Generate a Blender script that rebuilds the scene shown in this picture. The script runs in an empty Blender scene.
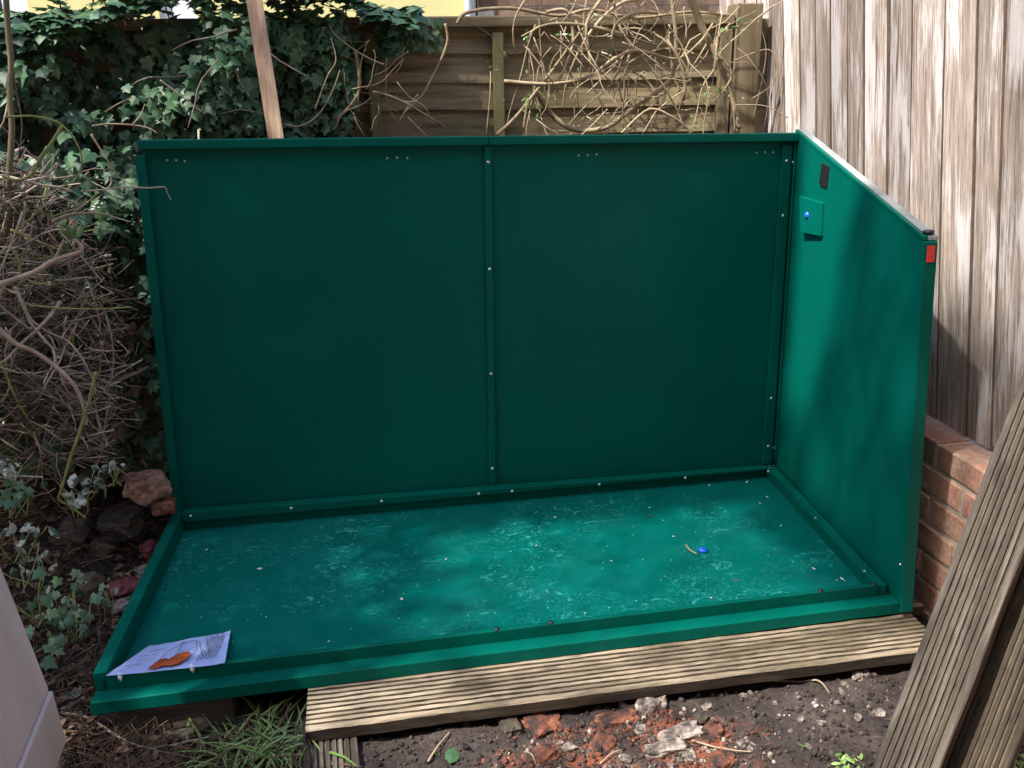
import bpy, bmesh, math, random
from mathutils import Vector, Matrix, noise, Euler
random.seed(7)
rnd = random.random
def U(a, b): return a + (b - a) * random.random()
SC = bpy.context.scene
COL = SC.collection

# ---------------------------------------------------------------- camera
CAM = Vector((0.6462, -2.5925, 1.2906))
EUL = Euler((1.24866, 0.01954, -0.16359))
FPX = 889.73
MROT = EUL.to_matrix()
cam = bpy.data.cameras.new('camera')
cam.sensor_width = 36.0
cam.lens = FPX / 1024 * 36
cam.clip_start = 0.02
cam.clip_end = 400
co = bpy.data.objects.new('camera', cam)
co.location = CAM
co.rotation_euler = EUL
COL.objects.link(co)
SC.camera = co

def at(x, y, ax, v):
    d = MROT @ Vector(((x - 512) / FPX, -(y - 384) / FPX, -1))
    return CAM + d * ((v - CAM[ax]) / d[ax])
def at_plane(x, y, P, n):
    d = MROT @ Vector(((x - 512) / FPX, -(y - 384) / FPX, -1))
    return CAM + d * ((P - CAM).dot(n) / d.dot(n))
def lerp(a, b, t): return a + (b - a) * t

# ---------------------------------------------------------------- materials
def newmat(name):
    m = bpy.data.materials.new(name)
    m.use_nodes = True
    nt = m.node_tree
    b = nt.nodes['Principled BSDF']
    return m, nt, b
def N(nt, typ, **kw):
    n = nt.nodes.new(typ)
    for k, v in kw.items():
        if k.startswith('_'): setattr(n, k[1:], v)
        else: n.inputs[k.replace('_', ' ')].default_value = v
    return n
def L(nt, a, b): nt.links.new(a, b)
def ramp(nt, fac, stops, interp='LINEAR'):
    r = nt.nodes.new('ShaderNodeValToRGB')
    r.color_ramp.interpolation = interp
    el = r.color_ramp.elements
    while len(el) < len(stops): el.new(0.5)
    for e, (p, c) in zip(el, stops):
        e.position = p
        e.color = (c[0], c[1], c[2], 1) if not isinstance(c, (int, float)) else (c, c, c, 1)
    if fac is not None: L(nt, fac, r.inputs[0])
    return r
def mix(nt, fac, a, b, mode='MIX'):
    m = nt.nodes.new('ShaderNodeMix')
    m.data_type = 'RGBA'; m.blend_type = mode
    for s, v in ((m.inputs[0], fac), (m.inputs[6], a), (m.inputs[7], b)):
        if hasattr(v, 'is_output'): L(nt, v, s)
        elif isinstance(v, (int, float)): s.default_value = v
        else: s.default_value = (v[0], v[1], v[2], 1)
    return m.outputs[2]
def coords(nt, scale=(1, 1, 1), kind='Object', rot=(0, 0, 0)):
    t = nt.nodes.new('ShaderNodeTexCoord')
    mp = nt.nodes.new('ShaderNodeMapping')
    mp.inputs['Scale'].default_value = scale
    mp.inputs['Rotation'].default_value = rot
    L(nt, t.outputs[kind], mp.inputs['Vector'])
    return mp.outputs[0]
def bump(nt, h, b, strength=.4, dist=.004):
    n = N(nt, 'ShaderNodeBump', Strength=strength, Distance=dist)
    L(nt, h, n.inputs['Height']); L(nt, n.outputs[0], b.inputs['Normal'])
    return n
def noisetex(nt, vec, scale, detail=6, rough=.6, dist=0):
    n = N(nt, 'ShaderNodeTexNoise', Scale=scale, Detail=detail, Roughness=rough, Distortion=dist)
    if vec is not None: L(nt, vec, n.inputs['Vector'])
    return n.outputs['Fac']

def m_noise(name, stops, scale=8, detail=8, rough=.7, bstr=.4, bdist=.004, island=0.0, spec=.3, vscale=(1, 1, 1), grain=0):
    """Mottled surface: noise through a colour ramp, some change from island to island."""
    m, nt, b = newmat(name)
    v = coords(nt, vscale)
    f = noisetex(nt, v, scale, detail)
    r = ramp(nt, f, stops)
    c = r.outputs[0]
    if grain:
        f2 = noisetex(nt, v, scale * grain, 4, .7)
        c = mix(nt, .7, c, ramp(nt, f2, [(.3, .45), (.7, 1.35)]).outputs[0], 'MULTIPLY')
    if island:
        g = nt.nodes.new('ShaderNodeNewGeometry')
        rr = ramp(nt, g.outputs['Random Per Island'], [(0, 1 - island), (1, 1 + island)])
        c = mix(nt, 1.0, c, rr.outputs[0], 'MULTIPLY')
    L(nt, c, b.inputs['Base Color'])
    b.inputs['Roughness'].default_value = rough
    b.inputs['Specular IOR Level'].default_value = spec
    if bstr:
        f3 = noisetex(nt, v, scale * 4, 8, .7)
        bump(nt, f3, b, bstr, bdist)
    return m

def m_wood(name, base, dark, pale, axis=0, gscale=26, stretch=.06, stain=None, stain_amt=.5, island=.2, knot=True, rough=.8, bstr=.5, palecut=(.55, .75), shear=0, s3=.3, fine=0):
    """Weathered timber, the grain running along one object axis."""
    m, nt, b = newmat(name)
    sc = [1, 1, 1]; sc[axis] = stretch
    g = nt.nodes.new('ShaderNodeNewGeometry')
    t = nt.nodes.new('ShaderNodeTexCoord')
    rot = nt.nodes.new('ShaderNodeVectorRotate'); rot.rotation_type = 'X_AXIS'; rot.inputs['Angle'].default_value = shear
    L(nt, t.outputs['Object'], rot.inputs['Vector'])
    off = N(nt, 'ShaderNodeVectorMath', _operation='SCALE')
    comb = nt.nodes.new('ShaderNodeCombineXYZ')
    for i in range(3): L(nt, g.outputs['Random Per Island'], comb.inputs[i])
    L(nt, comb.outputs[0], off.inputs[0]); off.inputs['Scale'].default_value = 7.3
    add = N(nt, 'ShaderNodeVectorMath', _operation='ADD')
    L(nt, rot.outputs[0], add.inputs[0]); L(nt, off.outputs[0], add.inputs[1])
    mp = nt.nodes.new('ShaderNodeMapping'); mp.inputs['Scale'].default_value = sc
    L(nt, add.outputs[0], mp.inputs['Vector'])
    v = mp.outputs[0]
    f1 = noisetex(nt, v, gscale, 8, .65, .6)
    f2 = noisetex(nt, v, gscale * 5, 6, .7, .2)
    sc3 = [1, 1, 1]; sc3[axis] = s3
    mp3 = nt.nodes.new('ShaderNodeMapping'); mp3.inputs['Scale'].default_value = sc3
    L(nt, add.outputs[0], mp3.inputs['Vector'])
    f3 = noisetex(nt, mp3.outputs[0], gscale * .35, 5, .6, .5)
    c = ramp(nt, f1, [(.28, dark), (.5, base), (.72, pale)]).outputs[0]
    c = mix(nt, .65, c, ramp(nt, f2, [(.3, .5), (.7, 1.3)]).outputs[0], 'MULTIPLY')
    if fine:
        f4 = noisetex(nt, v, gscale * 5, 8, .8, .15)
        c = mix(nt, .6, c, ramp(nt, f4, [(.36, .35), (.5, 1), (.64, 1.3)]).outputs[0], 'MULTIPLY')
    if fine:
        ma = N(nt, 'ShaderNodeMath', _operation='MULTIPLY_ADD'); L(nt, f4, ma.inputs[0]); ma.inputs[1].default_value = .55
        sb = N(nt, 'ShaderNodeMath', _operation='SUBTRACT'); L(nt, f3, sb.inputs[0]); sb.inputs[1].default_value = .275
        L(nt, sb.outputs[0], ma.inputs[2]); f3 = ma.outputs[0]
    if stain:
        c = mix(nt, ramp(nt, f3, [(palecut[0], 0), (palecut[1], stain_amt)]).outputs[0], c, stain)
    if knot:
        vo = nt.nodes.new('ShaderNodeTexVoronoi'); vo.inputs['Scale'].default_value = 5
        sck = [1, 1, 1]; sck[axis] = .45
        mpk = nt.nodes.new('ShaderNodeMapping'); mpk.inputs['Scale'].default_value = sck
        L(nt, add.outputs[0], mpk.inputs['Vector']); L(nt, mpk.outputs[0], vo.inputs['Vector'])
        k = ramp(nt, vo.outputs['Distance'], [(.03, 1), (.09, 0)]).outputs[0]
        c = mix(nt, k, c, tuple(x * .6 for x in dark))
    if fine:
        crk = ramp(nt, noisetex(nt, v, gscale * 1.3, 3, .5, .4), [(.29, 1), (.33, 0)]).outputs[0]
        c = mix(nt, crk, c, tuple(x * .7 for x in dark))
    rr = ramp(nt, g.outputs['Random Per Island'], [(0, 1 - island), (1, 1 + island)])
    c = mix(nt, 1.0, c, rr.outputs[0], 'MULTIPLY')
    L(nt, c, b.inputs['Base Color'])
    b.inputs['Roughness'].default_value = rough
    b.inputs['Specular IOR Level'].default_value = .25
    ad = N(nt, 'ShaderNodeMath', _operation='ADD')
    L(nt, f1, ad.inputs[0]); L(nt, f2, ad.inputs[1])
    bump(nt, ad.outputs[0], b, bstr, .003)
    return m

def m_paint(name, base, scuff=None, rough=.38):
    """Powder-coated sheet steel; with scuffs and dust if wanted."""
    m, nt, b = newmat(name)
    v = coords(nt)
    f = noisetex(nt, v, 2.2, 4, .6)
    c = ramp(nt, f, [(.3, tuple(x * .88 for x in base)), (.7, tuple(x * 1.1 for x in base))]).outputs[0]
    fine = noisetex(nt, v, 900, 2, .5)
    rg = ramp(nt, noisetex(nt, v, 5, 6, .7), [(.3, rough - .06), (.7, rough + .12)]).outputs[0]
    if scuff:
        big = ramp(nt, noisetex(nt, v, 2.6, 3, .6), [(.47, .03), (.61, 1)]).outputs[0]
        s1 = noisetex(nt, coords(nt, (1, 1.6, 1), rot=(0, 0, .5)), 15, 8, .75, 2.8)
        s2 = noisetex(nt, coords(nt, (1.5, 1, 1), rot=(0, 0, -.4)), 40, 6, .7, 3.4)
        a = ramp(nt, s1, [(.55, 0), (.64, .85)]).outputs[0]
        d = ramp(nt, s2, [(.575, 0), (.67, .95)]).outputs[0]
        mx = mix(nt, 1.0, a, d, 'LIGHTEN')
        mk = mix(nt, 1.0, mx, big, 'MULTIPLY')
        c = mix(nt, mk, c, scuff)
        dust = ramp(nt, noisetex(nt, v, 3.3, 6, .65), [(.5, 0), (.8, .14)]).outputs[0]
        c = mix(nt, dust, c, tuple(x * .9 for x in scuff))
        spk = nt.nodes.new('ShaderNodeTexVoronoi'); spk.inputs['Scale'].default_value = 42
        L(nt, v, spk.inputs['Vector'])
        sp = ramp(nt, spk.outputs['Distance'], [(.055, 1), (.085, 0)]).outputs[0]
        spm = mix(nt, 1.0, sp, ramp(nt, spk.outputs['Color'], [(.62, 0), (.65, .9)]).outputs[0], 'MULTIPLY')
        c = mix(nt, spm, c, (.35, .5, .42))
        rg = mix(nt, mk, rg, (.75, .75, .75))
    else:
        sm = ramp(nt, noisetex(nt, coords(nt, (1, 1, .35)), 4.5, 5, .6, 1), [(.45, 0), (.8, .16)]).outputs[0]
        c = mix(nt, sm, c, tuple(x * 1.35 + .001 for x in base))
    L(nt, c, b.inputs['Base Color']); L(nt, rg, b.inputs['Roughness'])
    b.inputs['Specular IOR Level'].default_value = .1
    bump(nt, fine, b, .05, .0005)
    return m

def m_leaf(name, c1, c2, vein=None, rough=.4, spec=.5, trans=.12):
    m, nt, b = newmat(name)
    g = nt.nodes.new('ShaderNodeNewGeometry')
    c = ramp(nt, g.outputs['Random Per Island'], [(0, c1), (1, c2)]).outputs[0]
    f = noisetex(nt, coords(nt), 60, 4, .6)
    c = mix(nt, .6, c, ramp(nt, f, [(.3, .6), (.7, 1.35)]).outputs[0], 'MULTIPLY')
    if vein:
        c = mix(nt, ramp(nt, noisetex(nt, coords(nt), 45, 3, .6), [(.48, 0), (.54, 1)]).outputs[0], c, vein)
    L(nt, c, b.inputs['Base Color'])
    b.inputs['Roughness'].default_value = rough
    b.inputs['Specular IOR Level'].default_value = spec
    return m

def m_plain(name, c, rough=.5, metal=0, spec=.5):
    return m_noise_plain(name, c, rough, metal, spec)
def m_noise_plain(name, c, rough, metal, spec):
    m, nt, b = newmat(name)
    f = noisetex(nt, coords(nt), 30, 4, .6)
    L(nt, ramp(nt, f, [(.3, tuple(x * .88 for x in c)), (.7, tuple(x * 1.08 for x in c))]).outputs[0], b.inputs['Base Color'])
    b.inputs['Roughness'].default_value = rough
    b.inputs['Metallic'].default_value = metal
    b.inputs['Specular IOR Level'].default_value = spec
    return m

GREEN = (.0002, .098, .073)
M = {}
M['green'] = m_paint('green_paint', GREEN)
M['floor'] = m_paint('green_floor_paint', (.0002, .118, .097), scuff=(.05, .40, .36), rough=.42)
M['zinc'] = m_plain('zinc', (.72, .74, .74), .3, .9)
M['black'] = m_plain('black_plastic', (.012, .012, .014), .45)
M['greycap'] = m_noise('plain_grey_cap', [(.3, (.16, .19, .18)), (.7, (.34, .36, .36))], 9, bstr=.1)  # plain grey outer strip beside the green top edge
M['red'] = m_plain('red_sticker', (.62, .04, .03), .4)
M['blue'] = m_plain('blue_plastic', (.01, .12, .62), .4)
M['white'] = m_plain('white_tape', (.8, .8, .82), .6)
M['paper'] = m_plain('paper', (.42, .52, .90), .75, 0, .2)
M['ink'] = m_plain('printed_ink', (.16, .17, .22), .8, 0, .1)
M['orange'] = m_noise('orange_crumple', [(.3, (.16, .025, .012)), (.6, (.55, .11, .03))], 28, bstr=.6)
M['fence'] = m_wood('bleached_fence', (.32, .26, .22), (.22, .165, .13), (.42, .355, .315), axis=2, gscale=30, stretch=.03, stain=(.58, .54, .53), stain_amt=.75, island=.34, bstr=.9, palecut=(.50, .60), shear=.13, s3=.22, fine=1)
M['lap'] = m_wood('lap_fence', (.235, .19, .11), (.075, .055, .033), (.35, .295, .185), axis=0, gscale=22, stretch=.08, stain=(.225, .225, .10), stain_amt=.5, island=.28, bstr=.6)
M['batten'] = m_wood('batten_wood', (.30, .27, .13), (.15, .12, .06), (.42, .37, .22), axis=2, gscale=20, stretch=.06, stain=(.17, .19, .07), stain_amt=.5, island=.1)
M['post'] = m_wood('post_wood', (.17, .135, .08), (.08, .06, .035), (.26, .21, .13), axis=2, gscale=20, stretch=.06, island=.1)
M['stake'] = m_wood('stake_wood', (.72, .52, .36), (.42, .25, .15), (.8, .66, .50), axis=2, gscale=30, stretch=.05, stain=(.20, .10, .05), stain_amt=.7, island=.05, palecut=(.56, .7))
M['deck'] = m_wood('deck_wood', (.275, .222, .155), (.095, .075, .052), (.43, .365, .275), axis=0, gscale=30, stretch=.09, stain=(.085, .07, .042), stain_amt=.9, island=.1, bstr=.7, palecut=(.48, .62))
M['deckold'] = m_wood('grey_deck_wood', (.068, .057, .047), (.026, .021, .017), (.175, .152, .125), axis=0, gscale=30, stretch=.09, stain=(.035, .033, .016), stain_amt=.8, island=.1, bstr=.7, palecut=(.55, .72))
M['deckshaded'] = m_wood('mossy_shaded_deck_wood', (.036, .028, .020), (.014, .011, .008), (.085, .068, .05), axis=0, gscale=30, stretch=.09, stain=(.05, .055, .018), stain_amt=.6, island=.1, bstr=.7, palecut=(.5, .66))  # mossy tint; browns darkened to paint in the front board's shadow
M['shadededge'] = m_noise('shaded_board_edge', [(.3, (.07, .05, .037)), (.7, (.17, .13, .10))], 20, bstr=.6)  # edge faces darkened to paint the overlap shadow between fence boards
M['dirtshade'] = m_wood('dirty_shaded_board', (.032, .024, .018), (.013, .010, .008), (.085, .066, .045), axis=0, gscale=30, stretch=.12, stain=(.03, .024, .02), stain_amt=.7, island=.1)  # real edge dirt, plus painted dark for shaded sides and fence gaps
M['groove'] = m_noise('groove_dirt', [(.35, (.03, .024, .017)), (.65, (.12, .092, .056))], 16, bstr=.8)
M['pinkboard'] = m_noise('beige_board', [(.3, (.50, .43, .415)), (.7, (.66, .58, .565))], 7, rough=.55, bstr=.12, bdist=.001, vscale=(1, 1, .2))
M['brick'] = m_noise('brick', [(.25, (.38, .17, .12)), (.45, (.62, .32, .225)), (.6, (.68, .43, .31)), (.76, (.74, .58, .44))], 9, bstr=.8, island=.35, grain=9)
M['mortar'] = m_noise('mortar', [(.3, (.50, .42, .32)), (.7, (.78, .69, .55))], 14, bstr=.9)
M['soil'] = m_noise('soil', [(.3, (.028, .022, .020)), (.55, (.06, .048, .044)), (.75, (.105, .086, .077))], 7, bstr=1.0, bdist=.012, grain=12, spec=.15)
_m = M['soil']; _nt = _m.node_tree; _b = _nt.nodes['Principled BSDF']
_old = _b.inputs['Base Color'].links[0].from_socket
_tc = _nt.nodes.new('ShaderNodeTexCoord'); _mp = _nt.nodes.new('ShaderNodeMapping')
_mp.inputs['Location'].default_value = (-1.12 / .36, 1.12 / .13, 0); _mp.inputs['Scale'].default_value = (1 / .36, 1 / .13, 0)
L(_nt, _tc.outputs['Object'], _mp.inputs['Vector'])
_gr = _nt.nodes.new('ShaderNodeTexGradient'); _gr.gradient_type = 'SPHERICAL'; L(_nt, _mp.outputs[0], _gr.inputs[0])
_ms = mix(_nt, 1.0, ramp(_nt, _gr.outputs['Fac'], [(.02, 0), (.35, 1)]).outputs[0], ramp(_nt, noisetex(_nt, _tc.outputs['Object'], 13, 8, .7), [(.47, 0), (.60, .95)]).outputs[0], 'MULTIPLY')
_c1 = mix(_nt, _ms, _old, (.23, .075, .04))
_ms2 = mix(_nt, 1.0, ramp(_nt, _gr.outputs['Fac'], [(.02, 0), (.3, 1)]).outputs[0], ramp(_nt, noisetex(_nt, _tc.outputs['Object'], 21, 8, .7, 1), [(.57, 0), (.64, .8)]).outputs[0], 'MULTIPLY')
L(_nt, mix(_nt, _ms2, _c1, (.34, .29, .25)), _b.inputs['Base Color'])
M['clod'] = m_noise('soil_clod', [(.3, (.028, .022, .020)), (.7, (.08, .064, .058))], 30, bstr=1.0, island=.5, spec=.15)
M['litter'] = m_leaf('dead_leaf', (.05, .032, .022), (.20, .13, .085), rough=.8, spec=.15)
M['twig'] = m_noise('dead_twig', [(.3, (.16, .125, .098)), (.7, (.46, .385, .31))], 20, bstr=.5, island=.85, spec=.15)
M['twigpale'] = m_noise('pale_twig', [(.3, (.22, .165, .11)), (.7, (.45, .36, .25))], 20, bstr=.5, island=.4, spec=.15)
M['branch'] = m_noise('bark_branch', [(.3, (.32, .23, .18)), (.7, (.55, .43, .34))], 30, bstr=.7, island=.1, spec=.15)
M['vine'] = m_noise('vine_bark', [(.3, (.22, .165, .10)), (.7, (.42, .34, .215))], 25, bstr=.7, island=.2, spec=.15)
M['greenstem'] = m_noise('green_stem', [(.3, (.16, .20, .06)), (.7, (.30, .33, .11))], 25, bstr=.3, island=.25, spec=.3)
M['ivy'] = m_leaf('ivy_leaf', (.025, .085, .034), (.10, .205, .095), rough=.48, spec=.55)
M['ivyfresh'] = m_leaf('fresh_ivy_leaf', (.07, .14, .035), (.13, .2, .05), rough=.4)
M['variegated'] = m_leaf('variegated_leaf', (.16, .20, .15), (.5, .53, .47), vein=(.03, .07, .04), rough=.5)
M['crown'] = m_leaf('tree_leaf', (.04, .07, .02), (.08, .12, .035), rough=.5)
M['fleck'] = m_plain('dry_leaf_fleck', (.62, .66, .56), .8, 0, .2)
M['grass'] = m_leaf('grass_blade', (.09, .18, .035), (.28, .40, .13), rough=.5)
M['house'] = m_noise('yellow_render', [(.3, (.70, .62, .27)), (.7, (.78, .70, .32))], 6, bstr=.3)
M['upvc'] = m_plain('white_frame', (.78, .80, .86), .35)
M['glass'] = m_plain('window_glass', (.03, .035, .04), .05)
M['stone'] = m_noise('wall_stone', [(.3, (.04, .033, .026)), (.7, (.12, .10, .075))], 9, bstr=1.0, bdist=.01, island=.3, grain=6)
M['rubble'] = m_noise('pale_rubble', [(.38, (.07, .055, .05)), (.5, (.30, .25, .215)), (.68, (.58, .52, .45))], 24, bstr=1.0, bdist=.008, island=.2, grain=5)
M['redbrick'] = m_noise('red_brick_rubble', [(.40, (.05, .036, .033)), (.5, (.17, .066, .042)), (.6, (.30, .115, .065)), (.78, (.36, .26, .2))], 24, bstr=1.0, bdist=.008, island=.25, grain=6)
M['lumpbrick'] = m_noise('mortared_brick', [(.36, (.09, .06, .05)), (.5, (.32, .17, .12)), (.62, (.45, .30, .22)), (.75, (.55, .45, .38))], 16, bstr=1.0, bdist=.008, grain=5)
M['crimson'] = m_noise('crimson_brick', [(.3, (.10, .02, .022)), (.7, (.28, .085, .085))], 14, bstr=.8, island=.2, grain=5)
M['moss'] = m_noise('mossy_stone', [(.3, (.06, .048, .035)), (.6, (.19, .155, .10)), (.8, (.09, .085, .03))], 12, bstr=1.0, bdist=.008, grain=6)
M['treebark'] = m_noise('tree_bark', [(.3, (.07, .055, .04)), (.7, (.16, .13, .1))], 12, bstr=1.0, bdist=.01)

# ---------------------------------------------------------------- mesh helpers
class MB:
    def __init__(s): s.v = []; s.f = []; s.mi = []; s.sm = []
    def add(s, vs, fs, mi=0, smooth=False):
        o = len(s.v)
        s.v.extend([tuple(v) for v in vs])
        for f in fs:
            s.f.append(tuple(i + o for i in f)); s.mi.append(mi); s.sm.append(smooth)
    def hexa(s, c, mi=0):
        """eight corners: bottom ring then top ring, both counter-clockwise from above"""
        s.add(c, [(3, 2, 1, 0), (4, 5, 6, 7), (0, 1, 5, 4), (1, 2, 6, 5), (2, 3, 7, 6), (3, 0, 4, 7)], mi)
    def box(s, a, b, mi=0):
        x0, y0, z0 = a; x1, y1, z1 = b
        s.hexa([(x0, y0, z0), (x1, y0, z0), (x1, y1, z0), (x0, y1, z0), (x0, y0, z1), (x1, y0, z1), (x1, y1, z1), (x0, y1, z1)], mi)
    def tube(s, pts, rad, sides=6, mi=0, cap=True):
        pts = [Vector(p) for p in pts]
        n = len(pts)
        if not hasattr(rad, '__len__'): rad = [rad] * n
        ring = []
        prev = None
        for i in range(n):
            t = (pts[min(i + 1, n - 1)] - pts[max(i - 1, 0)])
            if t.length < 1e-9: t = Vector((0, 0, 1))
            t.normalize()
            if prev is None:
                a = Vector((0, 0, 1)) if abs(t.z) < .9 else Vector((1, 0, 0))
                u = t.cross(a).normalized()
            else:
                u = (prev - t * prev.dot(t))
                u = u.normalized() if u.length > 1e-6 else t.orthogonal().normalized()
            prev = u
            w = t.cross(u)
            ring.append([pts[i] + (u * math.cos(2 * math.pi * k / sides) + w * math.sin(2 * math.pi * k / sides)) * rad[i] for k in range(sides)])
        vs = [p for r in ring for p in r]
        fs = []
        for i in range(n - 1):
            for k in range(sides):
                a = i * sides + k; b = i * sides + (k + 1) % sides
                fs.append((a, b, b + sides, a + sides))
        if cap:
            fs.append(tuple(range(sides - 1, -1, -1)))
            fs.append(tuple((n - 1) * sides + k for k in range(sides)))
        s.add(vs, fs, mi, True)
    def build(s, name, mats, parent=None, bevel=0, local=None):
        me = bpy.data.meshes.new(name)
        me.from_pydata(s.v, [], s.f)
        if not isinstance(mats, (list, tuple)): mats = [mats]
        for m in mats: me.materials.append(m)
        me.polygons.foreach_set('material_index', s.mi)
        me.polygons.foreach_set('use_smooth', s.sm)
        me.update()
        o = bpy.data.objects.new(name, me)
        COL.objects.link(o)
        if parent:
            o.parent = parent
            if local is None:
                o.matrix_parent_inverse = Matrix.Translation(parent.location).inverted() if parent.type == 'EMPTY' or True else Matrix()
        if bevel:
            b = o.modifiers.new('bevel', 'BEVEL'); b.width = bevel; b.segments = 2; b.limit_method = 'ANGLE'
        return o
def world_inv(o):
    m = Matrix()
    while o is not None:
        m = o.matrix_basis @ m if o.parent is None else (o.matrix_parent_inverse @ o.matrix_basis) @ m
        o = o.parent
    return m.inverted()
def fixparent(o, p):
    o.parent = p
    o.matrix_parent_inverse = world_inv(p)
_build = MB.build
def build(s, name, mats, parent=None, bevel=0):
    o = _build(s, name, mats, None, bevel)
    if parent: fixparent(o, parent)
    return o
MB.build = build

def tag(o, label=None, cat=None, group=None, kind=None):
    if label: o['label'] = label
    if cat: o['category'] = cat
    if group: o['group'] = group
    if kind: o['kind'] = kind
    return o
def thing(name, loc, label, cat, group=None):
    o = bpy.data.objects.new(name, None)
    o.empty_display_size = .05
    o.location = loc
    COL.objects.link(o)
    return tag(o, label, cat, group)

def wiggle(a, b, n=6, amp=.02, sag=0):
    a = Vector(a); b = Vector(b)
    amp = min(amp, (b - a).length * .14)
    o1 = Vector((U(-1, 1), U(-1, 1), U(-1, 1))) * amp
    o2 = Vector((U(-1, 1), U(-1, 1), U(-1, 1))) * amp * .3
    ph = U(0, 6)
    r = []
    for i in range(n):
        t = i / (n - 1)
        r.append(a.lerp(b, t) + o1 * math.sin(math.pi * t) + o2 * (math.sin(2 * math.pi * t * 1.5 + ph) - math.sin(ph)) + Vector((0, 0, -sag * math.sin(math.pi * t))))
    return r
def smooth_path(P, sub=5):
    P = [Vector(p) for p in P]
    out = []
    n = len(P)
    for i in range(n - 1):
        p0 = P[max(i - 1, 0)]; p1 = P[i]; p2 = P[i + 1]; p3 = P[min(i + 2, n - 1)]
        for k in range(sub):
            t = k / sub
            out.append(.5 * ((2 * p1) + (p2 - p0) * t + (2 * p0 - 5 * p1 + 4 * p2 - p3) * t * t + (3 * p1 - p0 - 3 * p2 + p3) * t ** 3))
    out.append(P[-1])
    return out
def taper(n, a, b): return [lerp(a, b, i / (n - 1)) for i in range(n)]

IVY = [(0, 0), (.16, -.15), (.46, -.06), (.36, .2), (.56, .46), (.27, .52), (0, 1.0)]
def leaf_basis(nrm, down):
    n = nrm.normalized()
    y = (down - n * down.dot(n))
    y = y.normalized() if y.length > 1e-4 else n.orthogonal().normalized()
    return n, y, y.cross(n)
def ivy_leaf(mb, pos, nrm, down, size, mi=0):
    n, y, x = leaf_basis(nrm, down)
    def P(a, b, fold=.18):
        return pos + (x * a + y * b - n * (abs(a) * fold + .10 * b * b) ) * size
    vs = [P(0, 0), P(0, .45), P(0, 1)]
    for sg in (1, -1):
        for (a, b) in IVY[1:6]: vs.append(P(a * sg * U(.9, 1.1), b))
    fs = []
    for base, flip in ((3, False), (8, True)):
        p1, p2, p3, p4, p5 = range(base, base + 5)
        for f in [(0, p1, p2, p3), (0, p3, 1), (1, p3, p4, p5), (1, p5, 2)]:
            fs.append(f if not flip else tuple(reversed(f)))
    mb.add(vs, fs, mi, False)
def oval_leaf(mb, pos, nrm, down, size, wid=.5, mi=0, curl=.15):
    n, y, x = leaf_basis(nrm, down)
    def P(a, b): return pos + (x * a * wid + y * b - n * (abs(a) * .2 + curl * b * b)) * size
    vs = [P(0, 0), P(.36, .25), P(.45, .55), P(.25, .85), P(0, 1), P(-.25, .85), P(-.45, .55), P(-.36, .25), P(0, .5)]
    fs = [(8, i, i + 1) for i in range(0, 7)] + [(8, 7, 0)]
    mb.add(vs, fs, mi, False)
def rand_dir(zmin=-1):
    while True:
        v = Vector((U(-1, 1), U(-1, 1), U(-1, 1)))
        if .05 < v.length < 1 and v.normalized().z >= zmin: return v.normalized()

def rock_mesh(size, seed, sub=3, rough=.35, boxy=.0):
    bm = bmesh.new()
    bmesh.ops.create_icosphere(bm, subdivisions=sub, radius=1)
    sd = Vector((seed * 3.7, seed * 1.3, seed * .7))
    for v in bm.verts:
        p = v.co.copy()
        if boxy:
            mx = max(abs(p.x), abs(p.y), abs(p.z))
            p = p.lerp(p / mx, boxy)
        d = noise.noise(p * 1.3 + sd) * rough + noise.noise(p * 3.6 + sd) * rough * .45 + noise.noise(p * 9 + sd) * rough * .15
        p *= 1 + d
        v.co = Vector((p.x * size[0], p.y * size[1], p.z * size[2])) * .5
    me = bpy.data.meshes.new('rock')
    bm.to_mesh(me); bm.free()
    return me
def rock(name, loc, size, rotz, seed, mat, label, cat, group=None, boxy=.0, rough=.35, tilt=0):
    me = rock_mesh(size, seed, 3, rough, boxy)
    me.materials.append(mat)
    o = bpy.data.objects.new(name, me)
    o.location = loc; o.rotation_euler = (tilt, tilt * .6, rotz)
    COL.objects.link(o)
    return tag(o, label, cat, group)

# ---------------------------------------------------------------- ground
def gh(x, y):
    p = Vector((x, y, 0))
    z = -.064 + noise.noise(p * 2.1) * .014 + noise.noise(p * 7) * .010 + abs(noise.noise(p * 17)) * .016 + abs(noise.noise(p * 41)) * .009
    # bank beside and behind the shed on the left
    k = max(0, min(1, (-.10 - x) / .30)) * max(0, min(1, (y + .75) / .5))
    z += k * .16
    # flat under the shed and deck
    if -.05 < x < 1.98 and -.95 < y < .06: z = min(z, -.075)
    return z
def axis_pts(lo, hi, step):
    c = []
    x = lo
    while x < hi + 1e-6: c.append(x); x += step
    out = [-60, -30, -14, -7, -4, -2.8] ; out = [lo + d for d in (-60, -30, -14, -6, -2.5, -1, -.4, -.1)]
    return out + c + [hi + d for d in (.1, .4, 1, 2.5, 6, 14, 30, 60)]
xs = axis_pts(-1.0, 2.3, .014); ys = axis_pts(-1.5, .6, .014)
gv = []
for y in ys:
    for x in xs:
        gv.append((x, y, gh(x, y)))
nx = len(xs)
gf = [(j * nx + i, j * nx + i + 1, (j + 1) * nx + i + 1, (j + 1) * nx + i) for j in range(len(ys) - 1) for i in range(nx - 1)]
g = MB(); g.add(gv, gf, 0, True)
tag(g.build('ground', M['soil']), kind='structure')

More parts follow.
